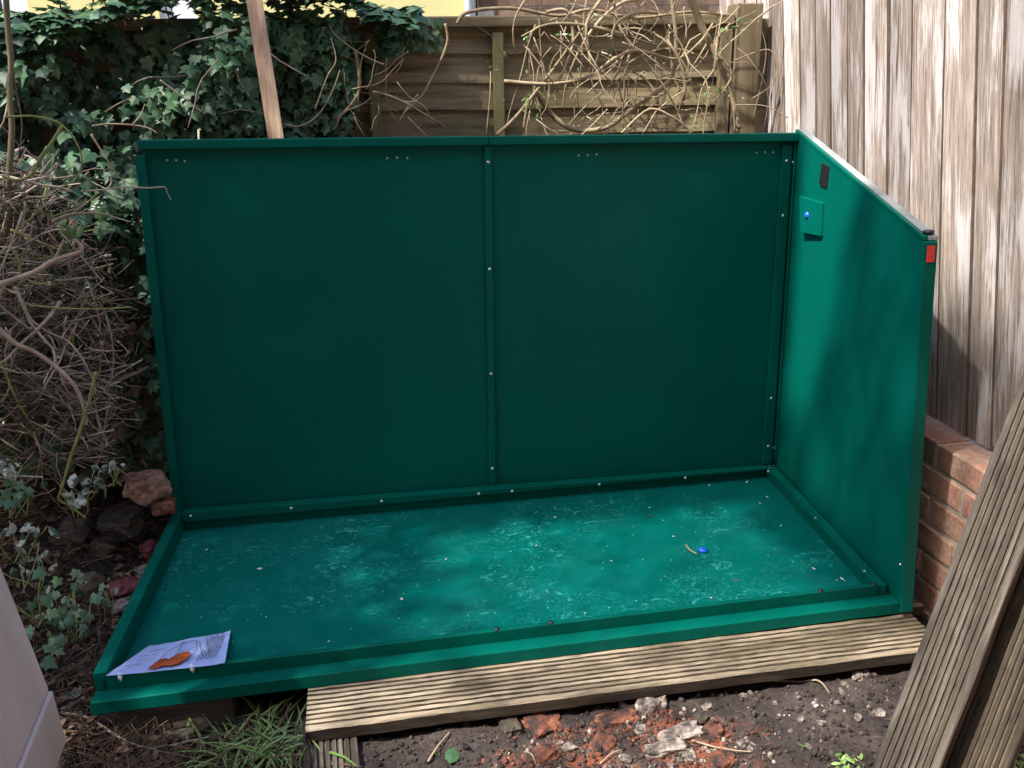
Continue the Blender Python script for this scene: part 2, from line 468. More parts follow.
# loose crumbs of earth over the bare patch
cl = MB()
_ico = bmesh.new(); bmesh.ops.create_icosphere(_ico, subdivisions=1, radius=1)
ICOV = [v.co.copy() for v in _ico.verts]; ICOF = [tuple(v.index for v in f.verts) for f in _ico.faces]; _ico.free()
for i in range(7000):
    x = U(.3, 1.95); y = U(-1.35, -.93)
    s = .0014 + .0075 * rnd() ** 5
    sd = Vector((U(0, 50), U(0, 50), 0))
    q = Euler((U(0, 6), U(0, 6), U(0, 6))).to_matrix()
    c = Vector((x, y, gh(x, y) + s * .3))
    cl.add([c + q @ Vector((v.x, v.y * U(.7, 1), v.z * .8)) * s * (1 + .4 * noise.noise(v * 2 + sd)) for v in ICOV], ICOF, 0, False)
tag(cl.build('soil_crumbs', M['clod']), 'loose crumbs of dark earth covering the bare soil patch', 'soil', kind='stuff')

# ---------------------------------------------------------------- bike shed
shed = thing('bike_shed', (1.0, -.4, 0), 'part built green metal bike shed with floor, back wall and one side wall standing', 'shed')
FL = Vector((-.024, -.839)); FR = Vector((1.93, -.812)); BR = Vector((1.985, .022)); BL = Vector((.0, .022))
DEP = .84
def T(u, v, z):
    """u metres along the front from the left, v metres from the front towards the back"""
    a = u / 1.954; b = v / DEP
    p = FL.lerp(FR, a).lerp(BL.lerp(BR, a), b)
    return Vector((p.x, p.y, z))
WD = 1.954
def tbox(mb, u0, u1, v0, v1, z0, z1, mi=0, dz=(0, 0)):
    """box in tray space; dz raises the top at u1"""
    c = [T(u0, v0, z0), T(u1, v0, z0), T(u1, v1, z0), T(u0, v1, z0)]
    d = [T(u0, v0, z1 + dz[0]), T(u1, v0, z1 + dz[1]), T(u1, v1, z1 + dz[1]), T(u0, v1, z1 + dz[0])]
    mb.hexa(c + d, mi)
tray = MB()
tbox(tray, .03, WD - .03, .058, DEP - .02, .004, .022)
floor_o = tray.build('floor_sheet', M['floor'], shed)
sk = MB()
tbox(sk, 0, WD, 0, .042, 0, .033)
front = sk.build('front_sill', M['green'], shed, .0025)
sk = MB()
tbox(sk, .016, WD - .05, .0425, .056, .001, .063)
sill = sk.build('sill_lip', M['green'], front, .002)
for (u0, u1, v0, v1, z1, nm) in ((0, .03, .0425, DEP, .078, 'edge_rail'), (WD - .062, WD - .034, .0425, DEP - .02, .060, 'edge_rail')):
    r = MB(); tbox(r, u0, u1, v0, v1, 0, z1); r.build(nm, M['green'], shed, .003)
r = MB(); tbox(r, .031, WD - .063, DEP - .05, DEP - .02, .056, .090, dz=(0, -.026))
tbox(r, .031, WD - .063, DEP - .03, DEP - .018, .0225, .055)
back_rail = r.build('edge_rail', M['green'], shed, .003)

def dome(parent, P, n, r=.006, mat='zinc', name='screw'):
    n = n.normalized(); u = n.orthogonal().normalized(); w = n.cross(u)
    mb = MB(); vs = []; k = 8
    for (rr, h) in ((1, 0), (.9, .35), (.5, .6)):
        for i in range(k):
            a = 2 * math.pi * i / k
            vs.append(P + (u * math.cos(a) + w * math.sin(a)) * rr * r + n * h * r)
    vs.append(P + n * .65 * r)
    fs = [(j * k + i, j * k + (i + 1) % k, (j + 1) * k + (i + 1) % k, (j + 1) * k + i) for j in range(2) for i in range(k)]
    fs += [(2 * k + i, 2 * k + (i + 1) % k, 3 * k) for i in range(k)]
    mb.add(vs, fs, 0, True)
    return mb.build(name, M[mat], parent)

# back wall: two sheets leaning very slightly back
def yb(z): return .0 + .02 * z / 1.16
cBL = Vector((.012, .022, .07)); cBR = Vector((1.968, .022, .05)); cTL = Vector((.052, yb(1.15) + .022, 1.150)); cTR = Vector((1.963, yb(1.12) + .022, 1.118))
def BP(s, t, off=0):
    """point on the back wall: s 0..1 across, t 0..1 up, off towards the camera"""
    p = cBL.lerp(cBR, s).lerp(cTL.lerp(cTR, s), t)
    return p + Vector((0, -off, 0))
def bpbox(mb, s0, s1, t0, t1, o0, o1, mi=0):
    mb.hexa([BP(s0, t0, o1), BP(s1, t0, o1), BP(s1, t0, o0), BP(s0, t0, o0), BP(s0, t1, o1), BP(s1, t1, o1), BP(s1, t1, o0), BP(s0, t1, o0)], mi)
S0 = .5
sheets = []
for (a, b) in ((0, S0 - .0002), (S0 + .0002, 1)):
    m_ = MB(); nu, nv = 24, 14
    vs = []
    for j in range(nv + 1):
        for i in range(nu + 1):
            s_ = lerp(a, b, i / nu); t_ = j / nv
            wob = .008 * math.sin(math.pi * i / nu) * math.sin(math.pi * j / nv) * noise.noise(Vector((s_ * 3, t_ * 2, a)))
            vs.append(BP(s_, t_, wob))
    fs = [(j * (nu + 1) + i, j * (nu + 1) + i + 1, (j + 1) * (nu + 1) + i + 1, (j + 1) * (nu + 1) + i) for j in range(nv) for i in range(nu)]
    m_.add(vs, fs, 0, True)
    bpbox(m_, a, b, 0, 1, -.012, -.006)
    sheets.append(m_.build('back_panel', M['green'], shed))
for k, (a, b) in enumerate(((-.001, S0 - .0005), (S0 + .0005, 1.004))):
    m_ = MB(); bpbox(m_, a, b, 1.0, 1.0225, -.012, .026)
    m_.build('top_edge', M['green'], sheets[k], .0025)
m_ = MB(); bpbox(m_, S0 - .0065, S0 + .0045, .012, .9975, .001, .013)
strip = m_.build('joint_strip', M['green'], sheets[0], .002)
m_ = MB(); bpbox(m_, -.006, .007, -.03, .985, -.012, .022)
m_.build('end_flange', M['green'], sheets[0], .002)
m_ = MB(); bpbox(m_, .972, .9885, .01, .99, .001, .012)
estrip = m_.build('corner_strip', M['green'], sheets[1], .002)
nB = Vector((0, -1, 0))
def back_pt(px, py, off): return at(px, py, 1, BP(.5, .5, off).y)
for (px, py) in ((194, 509), (293, 500.5), (382, 494), (478, 486), (511, 483.5), (597, 476.5), (682, 470), (764, 464.5)):
    s_ = (at(px, py, 1, -.03).x - cBL.x) / 1.95
    P = T(s_ * WD, DEP - .05, .076 - .026 * s_)
    dome(back_rail, P, nB, .0055)
for t_ in (.955, .665, .36, .065): dome(strip, BP(S0 - .001, t_, .013), nB, .0055)
for t_ in (.945, .79, .23, .07): dome(estrip, BP(.980, t_, .012), nB, .005)
for k, cs in ((0, (.035, .047, .059)), (0, (.348, .363, .378)), (1, (.641, .655, .669)), (1, (.931, .945, .959))):
    for s_ in cs: dome(sheets[k], BP(s_, .972 - .004 * rnd(), .0005), nB, .0032)

# side wall on the right, splayed a little
iB = Vector((1.964, .034, .0)); iF = Vector((1.905, -.826, .034)); tB = Vector((1.959, .054, 1.138)); tF = Vector((1.838, -.83, .955))
nS = (iF - iB).cross(tB - iB).normalized()
if nS.x > 0: nS = -nS
def SP(a, t, off=0):
    """a 0 back .. 1 front, t 0 bottom .. 1 top, off inwards"""
    return iB.lerp(iF, a).lerp(tB.lerp(tF, a), t) + nS * off
def spbox(mb, a0, a1, t0, t1, o0, o1):
    mb.hexa([SP(a0, t0, o1), SP(a1, t0, o1), SP(a1, t0, o0), SP(a0, t0, o0), SP(a0, t1, o1), SP(a1, t1, o1), SP(a1, t1, o0), SP(a0, t1, o0)])
m_ = MB(); nu = 20
vs = [SP(i / nu, j / nu, .003 * math.sin(math.pi * i / nu) * math.sin(math.pi * j / nu)) for j in range(nu + 1) for i in range(nu + 1)]
m_.add(vs, [(j * (nu + 1) + i, j * (nu + 1) + i + 1, (j + 1) * (nu + 1) + i + 1, (j + 1) * (nu + 1) + i) for j in range(nu) for i in range(nu)], 0, True)
spbox(m_, 0, .995, 0, .995, -.012, -.005)
side = m_.build('side_panel', M['green'], shed)
m_ = MB(); spbox(m_, .997, 1.006, -.02, 1.0, -.030, .001)
m_.build('end_post', M['green'], side, .002)
m_ = MB(); spbox(m_, .0, .998, 1.0, 1.011, -.034, -.0105)
m_.build('outer_lip', M['greycap'], side, .002)
m_ = MB(); spbox(m_, .0, .998, 1.0, 1.012, -.010, .001)
m_.build('top_edge', M['green'], side, .002)
m_ = MB(); spbox(m_, .004, .996, .985, .9995, -.032, -.013); m_.build('outer_flange', M['green'], side)
# a proud corner flange where it meets the back wall
m_ = MB(); spbox(m_, .012, .03, .06, .985, .001, .008); m_.build('corner_flange', M['green'], side, .002)
def side_px(px, py, off=0):
    return at_plane(px, py, SP(.5, .5, off), nS)
# lock plate
q = [side_px(804, 232), side_px(824, 236), side_px(826, 203), side_px(803, 196)]
m_ = MB(); m_.hexa([p + nS * .012 for p in (q[0], q[1])] + [q[1], q[0]] + [p + nS * .012 for p in (q[3], q[2])] + [q[2], q[3]])
lock = m_.build('lock_plate', M['green'], side, .0015)
dome(lock, side_px(811, 215) + nS * .012, nS, .011, 'blue', 'lock_cap')
q = [side_px(821, 184), side_px(829, 189), side_px(832, 167), side_px(824, 163)]
m_ = MB(); m_.hexa([p + nS * .0065 for p in (q[0], q[1])] + [q[1] - nS * .001, q[0] - nS * .001] + [p + nS * .0065 for p in (q[3], q[2])] + [q[2] - nS * .001, q[3] - nS * .001])
m_.build('slot_opening', M['black'], side)
# front end: red sticker and black plug
P = SP(1.006, .972, -.014)
ax_u = (SP(1, 1, -.03) - SP(1, 1, 0)).normalized(); ax_v = (SP(1, 1) - SP(1, 0)).normalized(); ax_n = ax_u.cross(ax_v).normalized()
if ax_n.y > 0: ax_n = -ax_n
m_ = MB()
c = []
for dv in (-.018, .018):
    for (du, dn) in ((-.0085, .0035), (.0085, .0035), (.0085, .001), (-.0085, .001)):
        c.append(P + ax_u * du + ax_v * dv + ax_n * dn)
m_.hexa(c)
m_.build('red_sticker', M['red'], side)
m_ = MB()
P = SP(.985, 1.013, -.016)
m_.tube([P, P + ax_v * .006, P + ax_v * .007], [.012, .012, .008], 12)
m_.build('end_plug', M['black'], side)
rr_ = [o for o in COL.objects if o.name.startswith('edge_rail')][1]
for v_ in (.80, .43, .12):
    dome(rr_, T(WD - .062, v_, .05) + Vector((.004, 0, .007)), Vector((-.6, -.2, .7)), .0055)
dome(side, SP(.02, .10, .009), nS, .0055); dome(side, SP(.02, .93, .009), nS, .0055)
dome(side, SP(.985, .12, .001), nS, .004)
for (px, py) in ((498, 631), (552, 624), (824, 594), (877, 587)):
    x = at(px, py, 2, .063).x
    dome(sill, T((x + .02), .049, .0632), Vector((0, -.2, 1)), .007, 'black', 'bolt')

# ---------------------------------------------------------------- things on the shed floor
zf = .0225
def fl(px, py, z=zf): return at(px, py, 2, z)
sheet = thing('instruction_sheet', fl(170, 655), 'pale printed instruction sheet with an orange-red patch taped to the green shed floor', 'paper')
a, b, c_, d = fl(106, 677.5, .066), fl(225, 664.5, .066), fl(231, 632), fl(149, 647.5)
a.z = b.z = zf
def lift(v): return .0435 * (1 - v)
d = a.lerp(d, 1.0)
m_ = MB(); n_ = 10
vs = []
for j in range(n_ + 1):
    for i in range(n_ + 1):
        p = a.lerp(b, i / n_).lerp(d.lerp(c_, i / n_), j / n_)
        p.z += lift(j / n_) + .0015 + .004 * abs(noise.noise(Vector((i * .3, j * .3, 3)))) + (.003 if i == 0 or i == n_ else 0)
        vs.append(p)
m_.add(vs, [(j * (n_ + 1) + i, j * (n_ + 1) + i + 1, (j + 1) * (n_ + 1) + i + 1, (j + 1) * (n_ + 1) + i) for j in range(n_) for i in range(n_)], 0, True)
m_.build('page', M['paper'], sheet)
def pg(u, v, h=.0068):
    p = a.lerp(b, u).lerp(d.lerp(c_, u), v); p.z += h + lift(v); return p
ink = MB()
def inkline(u0, v0, u1, v1, w=.0011):
    if abs(v1 - v0) > .2:
        for q_ in range(4): inkline(lerp(u0, u1, q_ / 4), lerp(v0, v1, q_ / 4), lerp(u0, u1, (q_ + 1) / 4), lerp(v0, v1, (q_ + 1) / 4), w) if abs(v1 - v0) / 4 <= .2 else None
        return
    p, q_ = pg(u0, v0), pg(u1, v1); t = (q_ - p); s_ = Vector((-t.y, t.x, 0)).normalized() * w
    ink.add([p - s_, q_ - s_, q_ + s_, p + s_], [(0, 1, 2, 3)])
for l in ((.36, .58, .46, .86), (.46, .86, .62, .84), (.62, .84, .68, .50), (.46, .86, .50, .35), (.36, .58, .37, .2), (.37, .2, .50, .12), (.50, .35, .66, .40), (.68, .5, .66, .12), (.50, .52, .645, .60),
          (.66, .8, .78, .25), (.72, .9, .84, .3), (.1, .55, .28, .55), (.12, .4, .3, .4), (.08, .25, .22, .25), (.14, .7, .3, .72)):
    inkline(*l)
for i in range(6):
    u0 = .73 + i * .031
    v = .15 + .02 * (i % 3)
    while v < .9 - .1 * (i % 2):
        ln = U(.03, .09)
        inkline(u0 + .06 * v, v, u0 + .06 * (v + ln), v + ln, .0016); v += ln + .02
ink.build('printed_drawing', M['ink'], sheet)
for (px, py) in ((118, 679), (190, 672)):
    p = T(at(px, py, 2, .063).x + .024, .0415, .058); m_ = MB()
    m_.tube([p + Vector((-.006, .012, .0055)), p + Vector((0, .005, .0065)), p + Vector((.001, -.002, .0035)), p + Vector((.002, -.0025, -.005))], [.003, .005, .005, .002], 6)
    m_.build('tape_tab', M['white'], sheet)
# flat printed patch, orange-red
pat = MB()
out = [(.335, .04), (.345, .22), (.37, .33), (.42, .34), (.46, .30), (.49, .40), (.55, .47), (.61, .47), (.645, .38), (.64, .22), (.60, .10), (.52, .06), (.46, .10), (.40, .03)]
pat.add([pg(.49, .22, .0075)] + [pg(u_, v_, .0075) for u_, v_ in out], [(0, i + 1, (i + 1) % len(out) + 1) for i in range(len(out))][::-1])
pat.build('printed_patch', M['orange'], sheet)

# blue cap with its curved twig, small bits
P = fl(703, 551)
m_ = MB(); m_.tube([P, P + Vector((0, 0, .006)), P + Vector((.001, 0, .009))], [.015, .014, .008], 12)
tag(m_.build('plastic_cap', M['blue']), 'round bright blue plastic cap lying on the green shed floor', 'cap')
m_ = MB(); p_ = smooth_path([fl(686, 545, zf + .004), fl(690, 550, zf + .007), fl(697, 554, zf + .004)], 4)
m_.tube(p_, taper(len(p_), .0028, .0016), 6)
tag(m_.build('twig', M['twigpale']), 'tiny curved pale twig on the green floor beside the blue cap', 'twig')
flecks = [(710, 484), (766, 496), (761, 503), (746, 483), (769, 477), (553, 517), (535, 546), (780, 526), (675, 536), (637, 600), (584, 612), (709, 597), (840, 577), (812, 567), (838, 580), (208, 548), (263, 568), (187, 596), (200, 617), (266, 616), (402, 600), (330, 640), (650, 508), (610, 560), (445, 560), (470, 525)]
for i, (px, py) in enumerate(flecks):
    P = fl(px, py, zf + .001); m_ = MB()
    oval_leaf(m_, P, Vector((U(-.3, .3), U(-.3, .3), 1)), Vector((U(-1, 1), U(-1, 1), 0)), U(.008, .019), U(.3, .6), 0, .15)
    tag(m_.build('leaf_fleck', M['fleck']), 'pale dry leaf fleck scattered on the green shed floor', 'leaf', 'leaf flecks scattered on the shed floor')
for (px, py, lb) in ((735, 581, 'red-brown curled leaf scrap near the front right of the green floor'), (650, 516, 'brown leaf scrap near the middle of the green floor')):
    P = fl(px, py, zf + .003); m_ = MB()
    oval_leaf(m_, P, Vector((.3, -.4, 1)), Vector((1, .5, 0)), .024, .7, 0, .5)
    tag(m_.build('leaf_scrap', M['crimson']), lb, 'leaf')

# ---------------------------------------------------------------- decking boards
def deck_board(name, length, width, thick, mat, label, cat='board', ngroove=8, mw=None, group=None, seed=0):
    t = thing(name, (0, 0, 0), label, cat, group)
    if mw: t.matrix_world = mw
    prof = [(-width / 2, -thick), (-width / 2, -.003), (-width / 2 + .003, 0)]
    m0 = .010; pitch = (width - 2 * m0) / ngroove
    for i in range(ngroove):
        a_ = -width / 2 + m0 + i * pitch
        prof += [(a_ + pitch * .28, 0), (a_ + pitch * .36, -.0055), (a_ + pitch * .64, -.0055), (a_ + pitch * .72, 0)]
    prof += [(width / 2 - .003, 0), (width / 2, -.003), (width / 2, -thick)]
    n = max(8, int(length / .012)); k = len(prof)
    vs = []
    for i in range(n + 1):
        x = lerp(-length / 2, length / 2, i / n)
        for j, (y, z) in enumerate(prof):
            w = noise.noise(Vector((x * 14, y * 60, seed))) * .0016 + noise.noise(Vector((x * 45, y * 150, seed + 9))) * .0011
            e = noise.noise(Vector((x * 6, seed * 2.1, 4 if y < 0 else 9))) * .003 if j in (0, 1, k - 1, k - 2) else 0
            vs.append((x, y + e * .6, z + w))
    fs = []
    for i in range(n):
        for j in range(k - 1):
            a_ = i * k + j
            fs.append((a_, a_ + k, a_ + k + 1, a_ + 1))
        fs.append((i * k + k - 1, i * k + 2 * k - 1, i * k + k, i * k))
    fs.append(tuple(range(k))); fs.append(tuple(n * k + j for j in range(k - 1, -1, -1)))
    mb = MB(); mb.add(vs, fs, 0, False)
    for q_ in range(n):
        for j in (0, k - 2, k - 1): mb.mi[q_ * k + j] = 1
        for j in range(3, k - 4):
            if (j - 3) % 4 in (0, 1, 2): mb.mi[q_ * k + j] = 2
    me_o = mb.build(name + '_tmp', [mat, M['dirtshade'], M['groove']])
    # single-mesh thing: drop the empty, keep the mesh at its place
    me_o.matrix_world = t.matrix_world
    for kk in ('label', 'category', 'group'):
        if kk in t: me_o[kk] = t[kk]
    bpy.data.objects.remove(t)
    me_o.name = name
    return me_o
def frame(P, X, Yh):
    X = X.normalized(); Yv = (Yh - X * Yh.dot(X)).normalized(); Z = X.cross(Yv)
    m = Matrix((X, Yv, Z)).transposed().to_4x4(); m.translation = P
    return m
A = Vector((.441, -.9735, -.0015)); B = Vector((1.945, -.962, -.0015))
X = (B - A).normalized(); Yd = Vector((-X.y, X.x, 0))
deck_board('deck_board', (B - A).length, .15, .03, M['deck'], 'weathered tan grooved decking board lying along the front of the green shed', 'board', 8, frame((A + B) / 2 + Yd * .075, X, Yd), seed=1)
A2 = Vector((.62, -.80, -.0015)); B2 = Vector((2.0, -.79, -.0015))
deck_board('deck_board', (B2 - A2).length, .145, .03, M['deck'], 'tan grooved decking board mostly hidden beneath the green shed floor', 'board', 8, frame((A2 + B2) / 2 + Vector((0, .075, 0)), B2 - A2, Vector((0, 1, 0))), seed=5)
# short board across the grain, bottom left of the deck
P0 = at(331, 800, 2, -.035)
deck_board('deck_offcut', .36, .115, .028, M['deckold'], 'dark grooved decking offcut under the left end of the tan decking board', 'board', 7, frame(P0 + Vector((0, .08, 0)), Vector((-.06, 1, 0)), Vector((-1, -.06, 0))), seed=2)
# block under the left front
m_ = MB(); m_.box((.02, -.822, -.075), (.27, -.70, -.002))
tag(m_.build('timber_block', M['deckold'], None, .004), 'short old timber block propping up the left front of the green shed', 'block')

# leaning boards at the right
pa = at(872, 768, 1, -1.27); pb = at(1021, 378, 1, -1.11)
Ldir = (pb - pa).normalized()
wdir = Vector((.62, -.78, .10)); wdir = (wdir - Ldir * wdir.dot(Ldir)).normalized()
pn = Ldir.cross(wdir)
if pn.dot(CAM - pa) < 0: pn = -pn
def leaning(edge0, width, thick, length, mat, label, seed, ng=8):
    # edge0: a point on the left top edge at its foot
    c = edge0 + Ldir * (length / 2) + wdir * (width / 2)
    Y = wdir if Ldir.cross(wdir).dot(pn) > 0 else -wdir
    return deck_board('leaning_board', length, width, thick, mat, label, 'board', ng, frame(c, Ldir, Y), seed=seed)
foot = pa - Ldir * ((pa.z + .06) / Ldir.z)
leaning(foot, .112, .044, 1.75, M['deckold'], 'grey-brown grooved decking board leaning in front, nearest the green shed', 3, 8)
leaning(foot + wdir * .088 - pn * .085 , .115, .040, 1.70, M['deckshaded'], 'darker grooved decking board leaning behind the other one at the right edge', 4, 8)

# ---------------------------------------------------------------- brick wall and close-board fence on the right
wall = thing('brick_wall', (2.14, -1, -.1), 'low red brick garden wall under the bleached wooden fence on the right', 'wall')
WX = 2.022
bw = MB(); rng = random.Random(3)
zc = .42; row = 0
while zc > -.12:
    y = -3.4 + (.11 if row % 2 else 0)
    while y < 1.0:
        ln = .210
        j = rng.uniform(-.003, .003)
        x0 = WX + j
        bw.box((x0, y, zc - .0625), (x0 + .1, y + ln, zc))
        bw.box((x0 + .112, y, zc - .065), (x0 + .205 , y + ln, zc))
        y += ln + .014
    zc -= .0762; row += 1
bwo = bw.build('bricks', M['brick'], wall, .004)
mo = MB(); mo.box((WX + .006, -3.38, -.15), (WX + .2, .98, .414)); mo.build('mortar', M['mortar'], wall)

fence = thing('board_fence', (2.12, -1, .42), 'tall sun-bleached close-board fence standing on the low brick wall', 'fence')
FX = 2.108
FSH = .13
fb = MB(); y = .86; rng = random.Random(11)
while y > -3.3:
    w = rng.choice((.095, .11, .125, .135))
    y0, y1 = y - w, y - rng.choice((.0015, .002, .004))
    th0 = .016; th1 = .006
    zt = 2.1; zb = .43 + rng.uniform(-.006, .012)
    nseg = 14
    tilt = rng.uniform(-.0025, .0025); cup = rng.uniform(-.002, .003)
    vs = []
    for i in range(nseg + 1):
        z = lerp(zb, zt, i / nseg)
        e = noise.noise(Vector((z * 1.5, y * 9, 2))) * .003
        e2 = noise.noise(Vector((z * 1.5, y * 9, 8))) * .003
        dx = noise.noise(Vector((z * .9, y * 7, 5))) * .004
        ym = (y0 + y1) / 2
        sy = FSH * (z - .43); e += sy; e2 += sy; lx_ = -.035 * (z - .43)
        vs += [(FX + lx_ + dx + .003 + tilt, y0 + e, z), (FX + lx_ + dx + .003 + cup, ym + sy, z), (FX + lx_ + dx + .006 - tilt, y1 + e2, z), (FX + lx_ + dx + .013, y1 + e2, z), (FX + lx_ + dx + .013, y0 + e, z)]
    fs = [(0, 1, 2, 3, 4)]
    for i in range(nseg):
        for j in range(5):
            a_ = i * 5 + j; b_ = i * 5 + (j + 1) % 5
            fs.append((a_, a_ + 5, b_ + 5, b_))
    fs.append(tuple(nseg * 5 + j for j in (4, 3, 2, 1, 0)))
    n0 = len(fb.mi)
    fb.add(vs, fs, 0, False)
    for q_ in range(nseg):
        for j in (2, 4): fb.mi[n0 + 1 + q_ * 5 + j] = 1
    y -= w
fb.build('boards', [M['fence'], M['shadededge']], fence)
m_ = MB()
for z in (.62, 1.25, 1.85): m_.box((FX + .03 - .035 * (z - .43), -3.3, z), (FX + .075, .9, z + .075))
m_.build('rails', M['post'], fence)
m_ = MB()
for k in range(20): m_.hexa([(FX + .019, .95 - .21 * k - .2 , .45), (FX + .026, .95 - .21 * k - .2, .45), (FX + .026, .95 - .21 * k, .45), (FX + .019, .95 - .21 * k, .45), (FX + .019 - .058, .95 - .21 * k - .2, 2.08), (FX + .026 - .058, .95 - .21 * k - .2, 2.08), (FX + .026 - .058, .95 - .21 * k, 2.08), (FX + .019 - .058, .95 - .21 * k, 2.08)])
m_.build('gap_shade_backing', M['dirtshade'], fence)  # dark layer added so the gaps between boards read as shadow

# ---------------------------------------------------------------- lap fence at the back
YF = .55
lap = thing('lap_fence', (.8, YF, 0), 'brown horizontal lap fence panel behind the green shed', 'fence')
m_ = MB(); rng = random.Random(5)
z = -.1; k = 0
while z < 1.40:
    h = .088
    for (xa, xb) in ((-2.6, .0), (.0, 1.93)):
        n = 60; vs = []
        for i in range(n + 1):
            x = lerp(xa, xb, i / n)
            w0 = noise.noise(Vector((x * 3, z * 9, 1))) * .008
            w1 = noise.noise(Vector((x * 5, z * 9, 6))) * .002
            vs += [(x, YF - .013 + w1, z + w0), (x, YF + .002, z + h + .022), (x, YF + .009, z + h + .022), (x, YF - .002 + w1, z + w0)]
        fs = []
        for i in range(n):
            for j in range(4):
                a_ = i * 4 + j; b_ = i * 4 + (j + 1) % 4
                fs.append((a_, a_ + 4, b_ + 4, b_) if False else (a_, b_, b_ + 4, a_ + 4))
        fs += [(3, 2, 1, 0), tuple(n * 4 + j for j in range(4))]
        m_.add(vs, fs, 0, False)
    z += h; k += 1
m_.build('slats', M['lap'], lap)
for x in (.70, 1.115):
    b_ = MB(); b_.box((x - .018, YF - .04, -.1), (x + .018, YF - .0165, 1.462)); b_.build('batten', M['batten'], lap, .003)
b_ = MB(); b_.box((-2.6, YF - .05, 1.478), (1.93, YF + .03, 1.512)); b_.build('cap_rail', M['lap'], lap, .004)
b_ = MB(); b_.box((1.885, YF - .045, -.1), (1.928, YF - .018, 1.475)); b_.build('batten', M['post'], lap, .003)
m_ = MB(); m_.box((1.935, YF - .05, -.1), (2.03, YF + .04, 1.545))
tag(m_.build('fence_post', M['post'], None, .004), 'square brown fence post at the corner where the two fences meet', 'post')
m_ = MB(); m_.box((2.038, YF + .0, -.1), (2.098, YF + .05, 1.50))
tag(m_.build('fence_post', M['lap'], None, .004), 'thin darker post squeezed between the corner post and the bleached fence', 'post')

# stake behind the shed
P1 = at(278, 150, 1, .10); P2 = at(248, -40, 1, .125)
m_ = MB(); d_ = (P2 - P1).normalized(); P1 = P1 - d_ * (P1.z / d_.z + .05)
u_ = Vector((1, 0, 0)); u_ = (u_ - d_ * u_.dot(d_)).normalized(); v_ = d_.cross(u_)
c = []
ln = (P2 - P1).length + .12
nseg = 20
vs = []
for i in range(nseg + 1):
    t_ = i / nseg; p = P1 + d_ * ln * t_
    for (a_, b2) in ((-1, -1), (1, -1), (1, 1), (-1, 1)):
        vs.append(p + u_ * a_ * (.0225 - .002 * t_ + .001 * noise.noise(Vector((t_ * 9, a_, b2)))) + v_ * b2 * .011)
fs = [(i * 4 + j, i * 4 + (j + 1) % 4, i * 4 + 4 + (j + 1) % 4, i * 4 + 4 + j) for i in range(nseg) for j in range(4)] + [(3, 2, 1, 0), tuple(nseg * 4 + j for j in range(4))]
m_.add(vs, fs)
tag(m_.build('wooden_stake', M['stake']), 'pale rough sawn wooden stake standing up behind the back of the green shed', 'stake')

# ---------------------------------------------------------------- houses beyond
house = thing('rendered_house', (-1, 4, 0), 'pale yellow rendered house seen above the ivy and back fence', 'house')
m_ = MB()
YH = 4.0
wins = [(-2.6, -1.40), (-.60, -.36)]
xs_ = [-6, -2.6, -1.40, -.60, -.36, 1.49]
for i in range(5):
    if i in (1, 3):
        m_.box((xs_[i], YH, -.2), (xs_[i + 1], YH + .25, 1.2)); m_.box((xs_[i], YH, 2.6), (xs_[i + 1], YH + .25, 5))
    else: m_.box((xs_[i], YH, -.2), (xs_[i + 1], YH + .25, 5))
m_.build('wall', M['house'], house)
for (a_, b2) in wins:
    f_ = MB()
    for (x0, x1, z0, z1) in ((a_, a_ + .07, 1.2, 2.6), (b2 - .16, b2, 1.2, 2.6), (a_ + .07, b2 - .16, 1.2, 1.27), (a_ + .07, b2 - .16, 2.53, 2.6)):
        f_.box((x0, YH + .03, z0), (x1, YH + .09, z1))
    fo = f_.build('window', M['upvc'], house)
    g_ = MB(); g_.box((a_ + .07, YH + .05, 1.27), (b2 - .16, YH + .06, 2.53)); g_.build('pane', M['glass'], fo)
m_ = MB(); m_.tube([(1.44, YH - .05, -.1), (1.44, YH - .05, 4.9)], .035, 12); m_.build('drainpipe', M['upvc'], house)
m_ = MB(); m_.box((-6.3, YH - .3, 5), (1.6, YH + 3.0, 5.25)); m_.build('roof', M['stone'], house)
bh = thing('brick_house', (3.5, 4, 0), 'dark brick house wall seen above the back fence', 'house')
m_ = MB(); zc = 0; row = 0; rng = random.Random(9)
while zc < 3.6:
    x = 1.51 + (.11 if row % 2 else 0)
    while x < 5.5:
        m_.box((x, YH + rng.uniform(-.003, .003), zc), (x + .213, YH + .1, zc + .065)); x += .224
    zc += .076; row += 1
m_.build('bricks', m_noise('dark_brick', [(.3, (.12, .07, .045)), (.7, (.26, .17, .11))], 8, bstr=.8, island=.35, grain=8), bh)
m_ = MB(); m_.box((1.505, YH + .008, -.2), (5.7, YH + .3, 3.6)); m_.build('mortar', M['mortar'], bh)
m_ = MB(); m_.box((1.505, YH - .2, 3.61), (5.8, YH + 3, 3.85)); m_.build('roof', M['stone'], bh)

